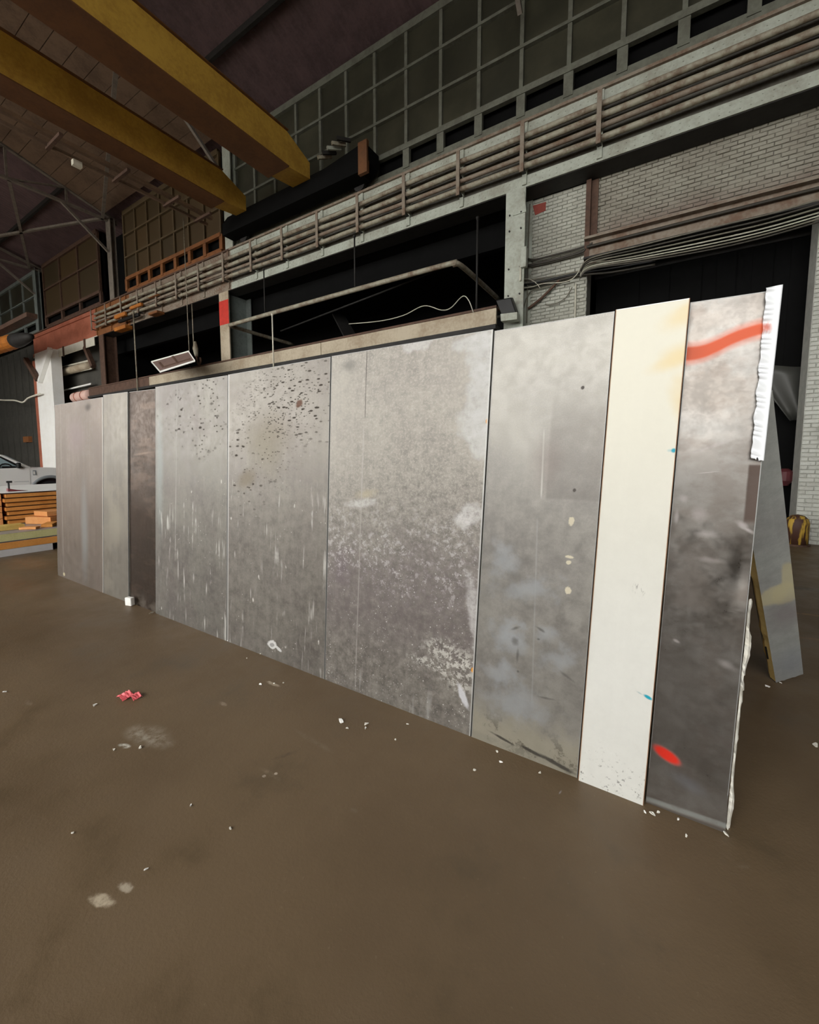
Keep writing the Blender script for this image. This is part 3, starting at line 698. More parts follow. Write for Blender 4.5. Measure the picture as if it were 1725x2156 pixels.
# far pipes and drum under the red girder
for k, (p, q, r_, mt, lab) in enumerate((((118, 776), (192, 758), .05, 'cream', 'upper pale pipe on the far wall between pillar and rusty column'),
                                   ((118, 793), (193, 776), .04, 'cream', 'lower pale pipe on the far wall between pillar and rusty column'),
                                   ((122, 825), (192, 808), .05, 'white', 'bright white pipe above the pink drum'),
                                   ((122, 787), (190, 769), .22, 'concretebeam', 'wide tan duct between the pale pipes'))):
    A, B = on_y(*p, 10.3), on_y(*q, 10.3)
    tag(MB().tube([A, (A + B) / 2, B], r_, 8).build('wall_pipe', mt, smooth=True), lab, 'pipe')
A, B = on_y(158, 838, 9.6), on_y(191, 831, 9.6)
dr = empty('drum', (A + B) / 2 - Vector((0, 0, .25)), 'pale pink drum lying on its side above the leftmost panel', 'drum')
MB().tube([A, A.lerp(B, .04), A.lerp(B, .96), B], [.24, .27, .27, .24], 18).build('barrel', worn('pale_pink_plastic', (226, 190, 178), (204, 164, 150), .5), dr, smooth=True)
for t in (.3, .7): MB().tube([A.lerp(B, t - .02), A.lerp(B, t + .02)], .285, 18).build('hoop', 'red_and_warmlight', dr, smooth=True)
MB().box((PB + .005, 9.42, A.z - .62), (COLX[2] - .26, 9.84, A.z - .25)).build('cradle_beam', 'rust', dr)
# orange hoist at the frame edge
A, B = on_y(-60, 745, 7.5), on_y(66, 708, 7.5)
ho = empty('hoist', (A + B) / 2 - Vector((0, 0, .4)), 'orange ribbed hoist body with dark nose at the far left edge', 'hoist')
ts = [i / 24 for i in range(20)]
MB().tube([A.lerp(B, t) for t in ts], [.42 + (.04 if i % 2 else 0) - .1 * (i / 19) for i in range(20)], 16).build('drum_body', 'orangepaint', ho, smooth=False)
MB().tube([A.lerp(B, t) for t in (.79, .84, .93, 1.0)], [.36, .32, .24, .12], 16).build('motor_nose', 'darksteel', ho, smooth=True)
MB().box((A.x - 1, 7.3, A.z + .35), (B.x + .3, 7.7, A.z + .55)).build('trolley_frame', 'rust', ho)
tag(MB().tube(spline([on_y(px, py, 9.2) for px, py in ((-30, 836), (0, 842), (30, 843), (48, 847), (60, 838), (84, 829))], 6), .05, 8).build('hanging_hose', 'cream', smooth=True), 'pale drooping hose across the dark wall at far left', 'hose')
tag(MB().box((-38.9, 10.3, 2.6), (-37.8, 10.5, 3.0)).build('wall_sign', 'orangebar'), 'small tan board on the dark wall behind the truck', 'sign')
# siding sheets on the dark far wall
for i in range(9):
    x = -45.6 + i * 1.35
    o = MB().box((x, YW + .1, 0.1), (x + 1.28, YW + .18, 8.9)).build('siding_sheet', 'siding', None)
    o['label'] = '%s dark siding sheet of the far wall counted from the white pillar' % ['ninth', 'eighth', 'seventh', 'sixth', 'fifth', 'fourth', 'third', 'second', 'first'][i]
    o['category'] = 'siding sheet'; o['group'] = 'siding sheets of the far wall'
# orange electrical boxes and bars on the runway bay
for k, (px0, py0, px1, py1, mt, lab) in enumerate(((240, 655, 262, 672, 'orangepaint', 'small orange plate on the girder left of the black box'),
        (272, 636, 296, 652, 'orangepaint', 'bright orange plate above the black box'),
        (240, 682, 263, 698, 'orangepaint', 'lower orange plate under the black box'),
        (248, 658, 290, 680, 'black', 'black electrical box on the orange girder bay'),
        (312, 618, 332, 628, 'orangebar', 'dull orange plate right of the black box'),
        (312, 652, 330, 664, 'orangebar', 'lower dull orange plate right of the black box'))):
    dp = .33 if k in (2, 5) else .12
    a = on_y(px0, py1, YG - .33); b = on_y(px1, py0, YG - .33)
    o = MB().hexa([a, Vector((b.x, a.y, a.z)), Vector((b.x, a.y + dp, a.z)), Vector((a.x, a.y + dp, a.z))],
                  [Vector((a.x, a.y, b.z)), b, b + Vector((0, dp, 0)), Vector((a.x, a.y + dp, b.z))]).build('girder_plate', mt, bevel=.03)
    tag(o, lab, 'plate')

# ================================================================== STACKED BOARDS
def foam(name, c, c2): return worn(name, c, c2, .8, 0, 4, .7, spec=.2, bump=.3, fine=40)
M['foam_o'] = foam('orange_foam_board', (226, 158, 84), (204, 134, 64))
M['foam_p'] = foam('peach_foam_board', (236, 172, 112), (222, 150, 88))
M['foam_g'] = foam('pale_green_foam', (212, 206, 150), (190, 184, 126))
M['foam_y'] = foam('yellow_foam', (226, 196, 116), (196, 160, 82))
M['greysheet'] = worn('grey_facing_sheet', (176, 172, 172), (146, 140, 140), .4, .2, 2, .6)
M['whiteslab'] = worn('white_slab', (206, 204, 204), (182, 178, 176), .6, 0, 3, .5)
def board(x0, x1, y0, y1, z0, z1, core, lab, rz=0, face=None, name='insulation_board', cat='board', group='stacked insulation boards'):
    c_ = Vector(((x0 + x1) / 2, (y0 + y1) / 2, z0))
    t = empty(name, c_, lab, cat, group); dx, dy = (x1 - x0) / 2, (y1 - y0) / 2
    MB().box(c_ + Vector((-dx, -dy, .004 if face else 0)), c_ + Vector((dx, dy, z1 - z0 - (.004 if face else 0)))).build('foam_core', core, t, bevel=.004)
    if face:
        MB().box(c_ + Vector((-dx, -dy, z1 - z0 - .004)), c_ + Vector((dx, dy, z1 - z0))).build('top_facing', face, t)
        MB().box(c_ + Vector((-dx, -dy, 0)), c_ + Vector((dx, dy, .004))).build('bottom_facing', face, t)
    t.rotation_euler = (0, 0, rz); return t
XF = -9.12
board(XF - 1.1, XF, 1.0, 2.70, .0, .115, 'whiteslab', 'pale grey slab at the very bottom of the board stack', name='foam_slab', cat='slab')
board(XF - 1.2, XF - .0, .8, 3.5, .115, .235, 'foam_o', 'orange insulation board second from the floor of the stack', face='greysheet')
board(XF - 1.2, XF - .0, .8, 3.5, .245, .375, 'foam_g', 'pale green insulation board with grey facing, third from the floor', face='greysheet')
XB = -10.25
ordn = ['lowest', 'second lowest', 'third lowest', 'fourth lowest', 'third highest', 'second highest', 'topmost']
jit = [.0, .04, .0, .03, .01, .05, .02]
board(XB - 2.6, XB - .1, 2.2, 4.8, .0, .38, 'foam_o', 'thick orange block hidden behind the green board', name='foam_block', cat='block')
for i in range(7):
    z = .385 + i * .081
    board(XB - 2.4, XB + jit[i] - .02, 2.43 - jit[i], 4.7 if i > 2 else 3.05 + .1 * i, z, z + .071, 'foam_o', '%s orange board of the tall orange stack beside the truck' % ordn[i], face='orangebar')
for i in range(5):
    z = .385 + i * .113
    board(XB - 2.4, XB - .05, .6, 2.36, z, z + .105, 'foam_p', '%s peach board of the stack cut by the left frame edge' % ['lowest', 'second lowest', 'middle', 'second highest', 'topmost'][i])
o = board(XB - 2.5, XB - .05, .7, 4.75, .956, .968, 'white', 'white sheet covering the top of the orange stack', name='cover_sheet', cat='sheet')
for k, (px, py, dx, dy, dz, rz, mt, lab) in enumerate(((92, 1080, .5, .25, .11, .5, 'foam_p', 'peach broken board offcut beside the orange stack'), (104, 1068, .4, .3, .09, .2, 'foam_p', 'upper peach offcut at the panel edge'),
         (104, 1096, .4, .16, .05, -.5, 'foam_o', 'orange offcut lying on the grey facing'), (62, 1108, .25, .12, .04, .8, 'foam_p', 'thin peach offcut beside the dark gap'))):
    q = on_x(px, py, (-9.95, -9.95, -9.5, -9.35)[k])
    t = board(q.x - dx / 2, q.x + dx / 2, q.y - dy / 2, q.y + dy / 2, (.379, .52, .379, .379)[k] , (.379, .52, .379, .379)[k] + dz + (.02 if k == 0 else 0), mt, lab, rz, name='foam_offcut', cat='offcut', group='foam offcuts')
q = on_x(18, 1103, -9.6)
board(q.x - .12, q.x + .12, q.y - .5, q.y + .18, .379, .46, 'foam_y', 'pale yellow timber block lying on the green board', name='timber_block', cat='block', group=None) if True else None
tp = on_x(22, 1030, -10.6)
tl = empty('hand_tool', (tp.x, tp.y, .968), 'maroon hand tool with upright grey handle on the white sheet', 'tool')
MB().hexa([(tp.x - .05, tp.y - .05, .97), (tp.x + .05, tp.y - .05, .97), (tp.x + .05, tp.y + .25, .97), (tp.x - .05, tp.y + .25, .97)],
          [(tp.x - .04, tp.y - .05, 1.03), (tp.x + .04, tp.y - .05, 1.03), (tp.x + .04, tp.y + .1, .99), (tp.x - .04, tp.y + .1, .99)]).build('body', worn('maroon_plastic', (130, 62, 66), (100, 46, 50), .5), tl, bevel=.01)
MB().tube([(tp.x, tp.y - .02, 1.02), (tp.x, tp.y - .02, 1.15)], .014, 8).build('shaft', 'darksteel', tl)
MB().tube([(tp.x, tp.y - .05, 1.15), (tp.x, tp.y + .03, 1.15)], .018, 8).build('grip', 'darksteel', tl)

# ================================================================== PICKUP TRUCK (heading +Y, flank towards the camera)
nb = NB('white_car_paint'); nb.b.inputs['Coat Weight'].default_value = .4
M['car'] = nb.done(lin((250, 250, 248)), .35, 0, .5)
M['tyre'] = worn('tyre_rubber', (34, 32, 34), (24, 23, 24), .8)
M['rim'] = worn('grey_wheel_steel', (170, 160, 164), (140, 130, 134), .4, .5, 6, .4)
nb = NB('car_glass'); M['glass'] = nb.done(lin((150, 170, 176)), .08, 0, .6)
M['arch'] = worn('dark_wheel_well', (40, 26, 30), (26, 18, 20), .9)
M['greytrim'] = worn('grey_trim', (150, 156, 160), (120, 126, 130), .4)
TX = -17.95; TW = 1.9
tr = empty('pickup_truck', (TX - TW / 2, 3.4, 0), 'white pickup truck parked behind the stacked orange boards', 'truck')
def flank(a, b, y): return (TX + y, a, b)
WY, WR = 5.38, .50
arc = [(WY + WR * math.cos(R(t)), .40 + WR * math.sin(R(t))) for t in range(0, 181, 15)]
RWY = 1.7
arc2 = [(RWY + WR * math.cos(R(t)), .40 + WR * math.sin(R(t))) for t in range(0, 181, 15)]
lower = [(6.25, .45), (6.3, .75), (6.22, 1.08), (5.9, 1.2), (5.4, 1.245), (4.88, 1.26), (3.0, 1.22), (2.75, 1.22), (2.75, 1.2), (.55, 1.2), (.55, .5), (1.0, .42)] + arc2[::-1][0:] + [(4.7, .40)] + arc[::-1] + [(6.1, .40)]
lower = lower[:12] + [p for p in arc2[::-1]] + [p for p in arc[::-1]]
m = MB(); m.prism(lower, 0, -TW, flank); m.build('body', 'car', tr, bevel=.03)
MB().box((TX - TW + .1, .6, .3), (TX - .12, 6.15, .95)).build('underbody', 'arch', tr)
cabp = [(4.95, 1.25), (4.3, 1.67), (4.08, 1.735), (3.4, 1.76), (2.95, 1.72), (2.78, 1.22)]
m = MB(); m.add([(TX - .04 - (.16 if b > 1.4 else 0), a, b) for a, b in cabp] + [(TX - TW + .04 + (.16 if b > 1.4 else 0), a, b) for a, b in cabp],
      [tuple(range(6)), tuple(range(11, 5, -1))] + [(i, i + 6, (i + 1) % 6 + 6, (i + 1) % 6) for i in range(6)])
m.build('cab', 'car', tr, bevel=.04)
def sidewin(poly, nm, mt, off):
    n = len(poly); v = []
    for o_ in (off, off - .02): v += [(TX + o_ - .16 * max(0, (b - 1.25)) / .47, a, b) for a, b in poly]
    return MB().add(v, [tuple(range(n)), tuple(range(2 * n - 1, n - 1, -1))] + [(i, i + n, (i + 1) % n + n, (i + 1) % n) for i in range(n)]).build(nm, mt, tr)
sidewin([(4.74, 1.255), (4.22, 1.63), (3.75, 1.67), (3.75, 1.24)], 'side_window_frame', 'black', -.03)
sidewin([(4.6, 1.27), (4.2, 1.58), (3.82, 1.62), (3.82, 1.27)], 'side_window', 'glass', -.025)
sidewin([(3.62, 1.26), (3.62, 1.64), (3.05, 1.62), (3.0, 1.26)], 'rear_side_window', 'glass', -.03)
MB().hexa([(TX - .22, 4.9, 1.27), (TX - TW + .22, 4.9, 1.27), (TX - TW + .22, 4.92, 1.29), (TX - .22, 4.92, 1.29)], [(TX - .3, 4.33, 1.64), (TX - TW + .3, 4.33, 1.64), (TX - TW + .3, 4.35, 1.67), (TX - .3, 4.35, 1.67)]).build('windscreen', 'glass', tr)
# dark interior glimpsed in the window: wheel and seat
MB().tube([(TX - .02, 4.28 + .14 * math.cos(t * .5236), 1.29 + .1 * abs(math.sin(t * .5236))) for t in range(0, 7)], .02, 6).build('steering_wheel', 'black', tr)
MB().hexa([(TX - .03, 4.2, 1.26), (TX - .03, 4.64, 1.26), (TX - .01, 4.64, 1.26), (TX - .01, 4.2, 1.26)], [(TX - .05, 4.2, 1.31), (TX - .05, 4.5, 1.31), (TX - .03, 4.5, 1.31), (TX - .03, 4.2, 1.31)]).build('dashboard', 'black', tr)
MB().box((TX + .0, 4.52, 1.24), (TX + .16, 4.62, 1.42)).build('door_mirror', 'black', tr, bevel=.03)
dd = MB().box((TX - .005, 3.72, .5), (TX + .008, 4.86, 1.22)).build('door', 'car', tr, bevel=.005)
MB().box((TX + .008, 3.8, 1.08), (TX + .04, 4.02, 1.12)).build('door_handle', 'black', dd)
MB().box((TX + .008, 4.45, .80), (TX + .012, 4.82, .81)).build('crease', 'greytrim', dd)
bd = MB().box((TX - .0, 4.93, 1.0), (TX + .014, 5.02, 1.16)).build('fender_vent', 'greytrim', tr)
MB().box((TX + .014, 4.94, 1.03), (TX + .018, 4.985, 1.13)).build('vent_inset', 'white', bd)
for wy in (WY, RWY):
    m = MB(); n = 22; o = 0
    for i in range(n + 1):
        t = R(180 * i / n)
        for rr, off in ((WR + .09, -.01), (WR + .07, .03), (WR, .035), (WR - .02, -.05)):
            m.v.append(Vector((TX + off, wy + rr * math.cos(t), .40 + rr * math.sin(t))))
    for i in range(n):
        for k in range(3): m.f.append((i * 4 + k, i * 4 + k + 1, i * 4 + k + 5, i * 4 + k + 4))
    m.build('wheel_arch', 'greytrim', tr, smooth=True)
    for sx in (TX - .02, TX - TW + .26):
        wh = MB().tube([(sx - .24, wy, .39), (sx - .2, wy, .39), (sx - .02, wy, .39), (sx, wy, .39)], [.33, .39, .39, .35], 28).build('wheel', 'tyre', tr)
        MB().tube([(sx - .02, wy, .39), (sx + .004, wy, .39)], [.26, .25], 24).build('rim', 'rim', wh)
        MB().tube([(sx, wy, .39), (sx + .03, wy, .39)], [.12, .06], 14).build('hub_cap', 'white', wh)
MB().box((TX - TW + .1, 6.2, .45), (TX - .1, 6.38, .72)).build('bumper', 'greytrim', tr, bevel=.03)
MB().box((TX - TW + .3, 6.24, .78), (TX - .3, 6.3, 1.06)).build('grille', 'black', tr)
for sx in (TX - .2, TX - TW + .2): MB().box((sx - .12, 6.2, .85), (sx + .12, 6.3, 1.02)).build('headlight', 'glass', tr, bevel=.02)

# ================================================================== LEANING WALL PANELS
Y0, LEAN = 2.13, math.tan(R(4.0))
def on_panel(px, py, off=0.0):
    r = ray(px, py); return O + r * ((Y0 + off + LEAN * EYE) / (r.y - LEAN * r.z))
PN = Vector((0, -1, LEAN)).normalized()        # towards the camera
# --- panel materials (uv: u across, v up)
# coordinates inside `extra`: uv is in metres (u * width, v * height); at(px, py) turns a photograph pixel into them
PANELS = [ # BL, BR, TL, TR pixels, offset, material, label, dents
    ((122, 1213), (218, 1250), (115, 853), (217, 836), .0, 'g1', 'dull brownish galvanised panel at the far left end of the row', .004),
    ((218, 1250), (271, 1272), (217, 832), (269, 825), .0, 'g2', 'narrow plain grey panel left of the dark bronze panel', .003),
    ((271, 1270), (328, 1288), (269, 825), (327, 818), .014, 'g3', 'narrow dark bronze panel set back between two grey panels', .006),
    ((328, 1290), (478, 1349), (327, 815), (480, 790), .0, 'g4', 'wide grey panel with dark pits right of the dark bronze panel', .003),
    ((478, 1349), (684, 1422), (480, 789), (697, 751), .0, 'g5', 'wide grey panel heavily pitted at its top right corner', .003),
    ((684, 1424), (992, 1548), (698, 750), (1040, 693), .0, 'g6', 'widest grey panel with white corrosion clouds and purple bloom', .003),
    ((992, 1551), (1217, 1639), (1041, 697), (1296, 655), .0, 'g7', 'grey panel with dirty foot left of the white panel', .004),
    ((1217, 1641), (1357, 1694), (1296, 654), (1455, 629), -.012, 'g8', 'white painted panel with yellow stains and cyan spots', .002),
    ((1358, 1698), (1530, 1765), (1453, 632), (1647, 603), .035, 'g9', 'dark scuffed panel with orange spray stripe at the right end', .008)]
def corners(pi):
    bl, br_, tl, tr_, off = PANELS[pi][:5]
    ps = [on_panel(px, py) for px, py in (bl, br_, tr_, tl)]
    for q in ps[:2]: q.y = Y0; q.z = 0.0
    g_ = Vector((.003, 0, 0)); ps[0] += g_; ps[3] += g_; ps[1] -= g_; ps[2] -= g_
    return [q + Vector((0, off, 0)) for q in ps]
SIZE = {}
for pi in range(9):
    c_ = corners(pi); SIZE[pi] = (((c_[1] - c_[0]).length + (c_[2] - c_[3]).length) / 2, ((c_[3] - c_[0]).length + (c_[2] - c_[1]).length) / 2)
def uv_at(pi, px, py):
    p = on_panel(px, py, PANELS[pi][4]); c_ = corners(pi)
    v = p.z / ((c_[2].z + c_[3].z) / 2)
    a, b = c_[0].lerp(c_[3], v), c_[1].lerp(c_[2], v)
    return (p.x - a.x) / (b.x - a.x) * SIZE[pi][0], v * SIZE[pi][1]
CUR = [0]
def at(px, py): return uv_at(CUR[0], px, py)
def galv(name, pi, base, dark, metal=.5, rough=.5, extra=None, mott=.5, speck=.5, streak=.3, size=None):
    CUR[0] = pi
    su, sv = size or SIZE[pi]
    nb = NB(name); uv = nb.map(nb.uv, loc=(0, 0, pi * 3.7), scale=(su, sv, 1))
    lift = lambda t, k: lin(tuple(min(255, x * k) for x in t))
    n1 = nb.noise(uv, 1.6, 4, .55, dist=.6); n2 = nb.noise(uv, 14, 8, .78); n3 = nb.noise(uv, 320, 2, .6); n4 = nb.noise(uv, 14, 3, .55, stretch=(1.6, .07, 1))
    c = nb.mix(nb.mul(nb.step(n1, .34, .66), .8), lin(base), lin(dark))
    c = nb.mix(nb.mul(nb.step(n2, .46, .64), mott), c, lift(base, 1.16))
    c = nb.mix(nb.mul(nb.step(n2, .50, .36), mott), c, lift(dark, .86))
    c = nb.mix(nb.mul(nb.step(n4, .5, .68), streak), c, lift(base, 1.14))
    c = nb.mix(nb.mul(nb.step(n4, .48, .34), streak * .7), c, lift(dark, .88))
    c = nb.mix(nb.mul(nb.step(n3, .5, .68), speck), c, lift(base, .80))
    rg = nb.step(n2, .35, .65, rough - .06, rough + .1); mt = metal
    if extra: c, rg, mt = extra(nb, uv, c, rg, mt)
    return nb.done(c, rg, mt, .4)
def put(nb, c, rg, mt, mask, colr, rgh=.6, met=0.0):
    if not isinstance(colr, bpy.types.NodeSocket): colr = lin(colr)
    c = nb.mix(mask, c, colr)
    def lerp(a, b): return nb.math('ADD', nb.mul(nb.math('SUBTRACT', 1.0, mask), a), nb.mul(mask, b))
    return c, lerp(rg, rgh), lerp(mt, met)
def spot(nb, uv, s, px, py, ru, rv, colr, amt=.8, rot=0, soft=.7, wob=.8, ws=12, rgh=.65, met=.1, gate=None):
    u, v = at(px, py); mk = nb.mul(nb.blob(uv, u, v, ru, rv, rot, soft, wob, ws), amt)
    if gate is not None: mk = nb.mul(mk, gate)
    return put(nb, *s, mk, colr, rgh, met)
def drips(nb, uv, s, vmax, colr=(186, 184, 178), amt=.75):
    v = nb.sep(uv)[1]
    for sc, thr, k in ((17, (.60, .72), 1.0), (34, (.62, .74), .8)):
        s1 = nb.noise(uv, sc, 2, .5, stretch=(1, .10, 1)); s2 = nb.noise(uv, 4.5, 3, .6)
        s = put(nb, *s, nb.mul(nb.step(s1, *thr), nb.step(s2, .42, .6), nb.step(v, vmax, vmax - .7), amt * k), colr, .65, .15)
    for sc, st, k in ((12, (1, .5, 1), .14), (30, (1, .7, 1), .13)):
        sp = nb.voro(uv, sc, st); s4 = nb.noise(uv, 5, 4, .6)
        s = put(nb, *s, nb.mul(nb.step(nb.math('ADD', sp, nb.mul(nb.noise(uv, 60, 2, .6), .08)), k + .04, k - .03), nb.step(s4, .54, .62), nb.step(v, vmax + .3, vmax - .2), .8), (200, 198, 190), .7, .0)
    return s
def pits(nb, uv, s, px, py, ru, rv, sc, amt, thr, st=(.5, 1.1, 1), lo=.42, colr=(52, 44, 36)):
    u0, v0 = at(px, py); w = nb.math('ADD', nb.voro(uv, sc, st), nb.mul(nb.math('SUBTRACT', nb.noise(uv, 40, 3, .7), .5), .22))
    mk = nb.mul(nb.step(w, thr, thr * .55), nb.step(nb.noise(uv, 7, 3, .6), lo, lo + .08), nb.blob(uv, u0, v0, ru, rv, 0, .7, .6, 4), amt)
    return put(nb, *s, mk, colr, .8, .1)
def seam(nb, uv, s, p, q, colr, w=.006, amt=.7):
    (u0, v0), (u1, v1) = at(*p), at(*q); U, V = nb.sep(uv)[0], nb.sep(uv)[1]
    if v0 > v1: u0, v0, u1, v1 = u1, v1, u0, v0
    k = (u1 - u0) / (v1 - v0)
    d = nb.math('ABSOLUTE', nb.math('SUBTRACT', U, nb.math('ADD', u0 - k * v0, nb.mul(V, k))))
    return put(nb, *s, nb.mul(nb.step(d, w, w * .4), nb.step(V, v0 - .02, v0 + .03), nb.step(V, v1 + .02, v1 - .03), nb.step(nb.noise(uv, 6, 3, .6), .3, .5, .4, 1.0), amt), colr, .6, .2)
def edge(nb, uv, s, side, w, colr, amt=.8):
    U = nb.sep(uv)[0]; W_ = SIZE[CUR[0]][0]
    return put(nb, *s, nb.mul(nb.step(U, w, w * .5) if side == 0 else nb.step(U, W_ - w, W_ - w * .5), amt), colr, .5, .3)
def x_p1(nb, uv, *s):
    n = nb.noise(uv, 3, 3, .5, stretch=(2.2, .3, 1))
    s = put(nb, *s, nb.mul(nb.step(n, .45, .62), .5), (104, 92, 84), .45, .5)
    s = spot(nb, uv, s, 178, 1120, .16, .85, (128, 132, 132), .6, 0, .9, .5, 3, .5, .5)
    s = spot(nb, uv, s, 160, 920, .4, .35, (124, 108, 110), .4, 0, .9, .5, 3, .5, .5)
    s = spot(nb, uv, s, 185, 857, .14, .07, (74, 66, 60), .75, 0, .9, .5, 8)
    s = seam(nb, uv, s, (127, 852), (134, 1215), (150, 144, 136), .012, .5)
    s = spot(nb, uv, s, 135, 1209, .04, .03, (196, 186, 150), .8, 0, .5)
    return edge(nb, uv, s, 1, .03, (176, 172, 164), .7)
def x_p2(nb, uv, *s):
    n = nb.noise(uv, 2.6, 4, .6)
    s = put(nb, *s, nb.mul(nb.step(n, .48, .62), .35), (140, 134, 120), .5, .45)
    return spot(nb, uv, s, 245, 1100, .3, .3, (142, 136, 120), .4, 0, .9, .8, 4)
def x_p3(nb, uv, *s):
    n = nb.noise(uv, 2.5, 3, .5, stretch=(1, 4, 1)); v = nb.sep(uv)[1]
    s = put(nb, *s, nb.mul(nb.step(n, .52, .66), .35), (92, 76, 64), .38, .85)
    s = put(nb, *s, nb.mul(nb.step(v, .16, .04), nb.step(nb.noise(uv, 12, 4, .7), .4, .6), .5), (110, 102, 92), .6, .2)
    return spot(nb, uv, s, 300, 955, .25, .02, (120, 102, 88), .5, .1, .9, .5, 10, .4, .6)
def x_p4(nb, uv, *s):
    n = nb.noise(uv, 1.9, 4, .6, dist=.5); n2 = nb.noise(uv, 9, 6, .7)
    s = put(nb, *s, nb.mul(nb.step(n, .50, .66), nb.step(n2, .35, .6, .4, 1), .3), (112, 102, 99), .5, .4)
    s = spot(nb, uv, s, 336, 1000, .1, .9, (140, 148, 146), .5, 0, .9, .6, 4, .5, .4)
    s = drips(nb, uv, s, 1.65)
    s = pits(nb, uv, s, 390, 890, .8, .45, 15, .95, .25, lo=.42)
    s = pits(nb, uv, s, 430, 860, .8, .6, 30, .85, .25, lo=.43)
    s = seam(nb, uv, s, (373, 808), (369, 1180), (160, 158, 152), .012, .5)
    return s
def x_p5(nb, uv, *s):
    n = nb.noise(uv, 1.7, 3, .5, dist=.5); n2 = nb.noise(uv, 9, 6, .7)
    s = put(nb, *s, nb.mul(nb.step(n, .5, .68), nb.step(n2, .35, .6, .4, 1), .25), (118, 110, 106), .5, .4)
    s = spot(nb, uv, s, 560, 930, .4, .35, (138, 130, 110), .45, .4, .9, .7, 4)
    s = spot(nb, uv, s, 520, 1010, .18, .12, (120, 108, 86), .5, .4, .9, .8, 6)
    s = drips(nb, uv, s, 1.75)
    s = pits(nb, uv, s, 640, 835, .8, .5, 27, .95, .29, (.45, 1.25, 1), .36)
    s = pits(nb, uv, s, 600, 840, .75, .42, 46, .9, .27, (.5, 1.2, 1), .38)
    s = pits(nb, uv, s, 510, 990, .55, .55, 20, .9, .25, lo=.40)
    s = pits(nb, uv, s, 560, 920, .6, .6, 40, .8, .24, lo=.42)
    s = spot(nb, uv, s, 630, 850, .05, .035, (94, 62, 44), .9, .4, .5, 1.0, 24)
    u = at(572, 1358); r_ = nb.noise(uv, 30, 4, .7)
    s = spot(nb, uv, s, 573, 1357, .065, .04, (206, 206, 204), .85, .2, .3, .9, 20)
    s = spot(nb, uv, s, 573, 1358, .036, .02, (140, 138, 136), .8, .2, .4, .6, 26)
    s = spot(nb, uv, s, 587, 1366, .05, .016, (202, 202, 200), .85, -.35, .3, .9, 20)
    return edge(nb, uv, s, 0, .022, (182, 180, 176), .75)
def x_p6(nb, uv, *s):
    U, v = nb.sep(uv)[0], nb.sep(uv)[1]
    n = nb.noise(uv, 5, 7, .72); nf = nb.noise(uv, 60, 4, .75); nm = nb.noise(uv, 22, 6, .75)
    s = put(nb, *s, nb.mul(nb.step(nf, .5, .6), nb.step(v, .5, 1.5), .45), (166, 162, 152), .55, .3)
    s = put(nb, *s, nb.mul(nb.step(nm, .47, .38), nb.step(nb.math('ABSOLUTE', nb.math('SUBTRACT', v, 1.25)), .7, .2), .45), (100, 95, 92), .5, .5)
    low = nb.mul(nb.step(nb.math('ADD', v, nb.mul(n, .9)), 1.72, 1.28), nb.step(v, .2, .6))
    s = put(nb, *s, nb.mul(low, nb.step(nm, .38, .56, .15, .7)), (108, 99, 99), .5, .4)
    s = spot(nb, uv, s, 720, 1190, .12, .2, (104, 92, 98), .5, 0, .9, 1.0, 6)
    s = put(nb, *s, nb.mul(nb.step(nm, .51, .59), nb.step(n, .40, .56), nb.step(nb.math('ABSOLUTE', nb.math('SUBTRACT', v, 1.0)), .42, .1), .7), (176, 172, 170), .7, .1)
    for sc, k in ((26, .13), (55, .15)):
        sp = nb.math('ADD', nb.voro(uv, sc), nb.mul(nf, .1)); s = put(nb, *s, nb.mul(nb.step(sp, k + .06, k), nb.step(n, .45, .55), nb.step(v, 1.3, .95), .8), (200, 198, 194), .7, 0)
    g_ = nb.step(nm, .32, .6, .35, .9)
    for a in ((1022, 745, .13, .20), (1012, 830, .10, .22), (1003, 890, .15, .10), (1015, 930, .09, .12), (1005, 720, .18, .06)):
        s = spot(nb, uv, s, *a, (190, 190, 188), .8, 0, .45, 1.5, 7, .7, .1, g_)
    for a in ((880, 722, .16, .06), (990, 1085, .10, .07), (978, 1100, .05, .07), (760, 1060, .16, .05), (1000, 1300, .06, .3)):
        s = spot(nb, uv, s, *a, (190, 188, 186), .75, .2, .5, 1.8, 9, .7, .1, g_)
    s = spot(nb, uv, s, 735, 770, .10, .05, (112, 110, 106), .5, 0, .9, .8, 8)
    s = spot(nb, uv, s, 770, 1040, .14, .05, (172, 162, 136), .5, .2, .8, 1.2, 9)
    cg = nb.step(nb.noise(uv, 24, 6, .75), .48, .55)
    for a in ((945, 1375, .26, .10), (965, 1420, .2, .16), (900, 1395, .2, .05)):
        s = spot(nb, uv, s, *a, (182, 180, 172), .8, -.1, .7, 1.0, 8, .7, .1, cg)
    s = pits(nb, uv, s, 880, 1440, .5, .13, 9, 1.0, .17, (1, .8, 1), .47, (44, 38, 34))
    s = pits(nb, uv, s, 955, 1420, .25, .15, 17, .9, .2, (.9, .9, 1), .42, (52, 46, 40))
    s = spot(nb, uv, s, 975, 1466, .028, .09, (196, 196, 200), .85, .5, .5, .9, 22)
    s = drips(nb, uv, s, .45, (180, 180, 178), .6)
    for a in ((1027, 886, .014, .020), (996, 1411, .014, .020)): s = spot(nb, uv, s, *a, (206, 140, 32), 1.0, 0, .4, .3, 20)
    s = seam(nb, uv, s, (766, 900), (748, 1450), (160, 156, 150), .007, .55)
    s = seam(nb, uv, s, (773, 738), (769, 880), (92, 88, 84), .005, .8)
    return edge(nb, uv, s, 1, .012, (190, 190, 186), .8)
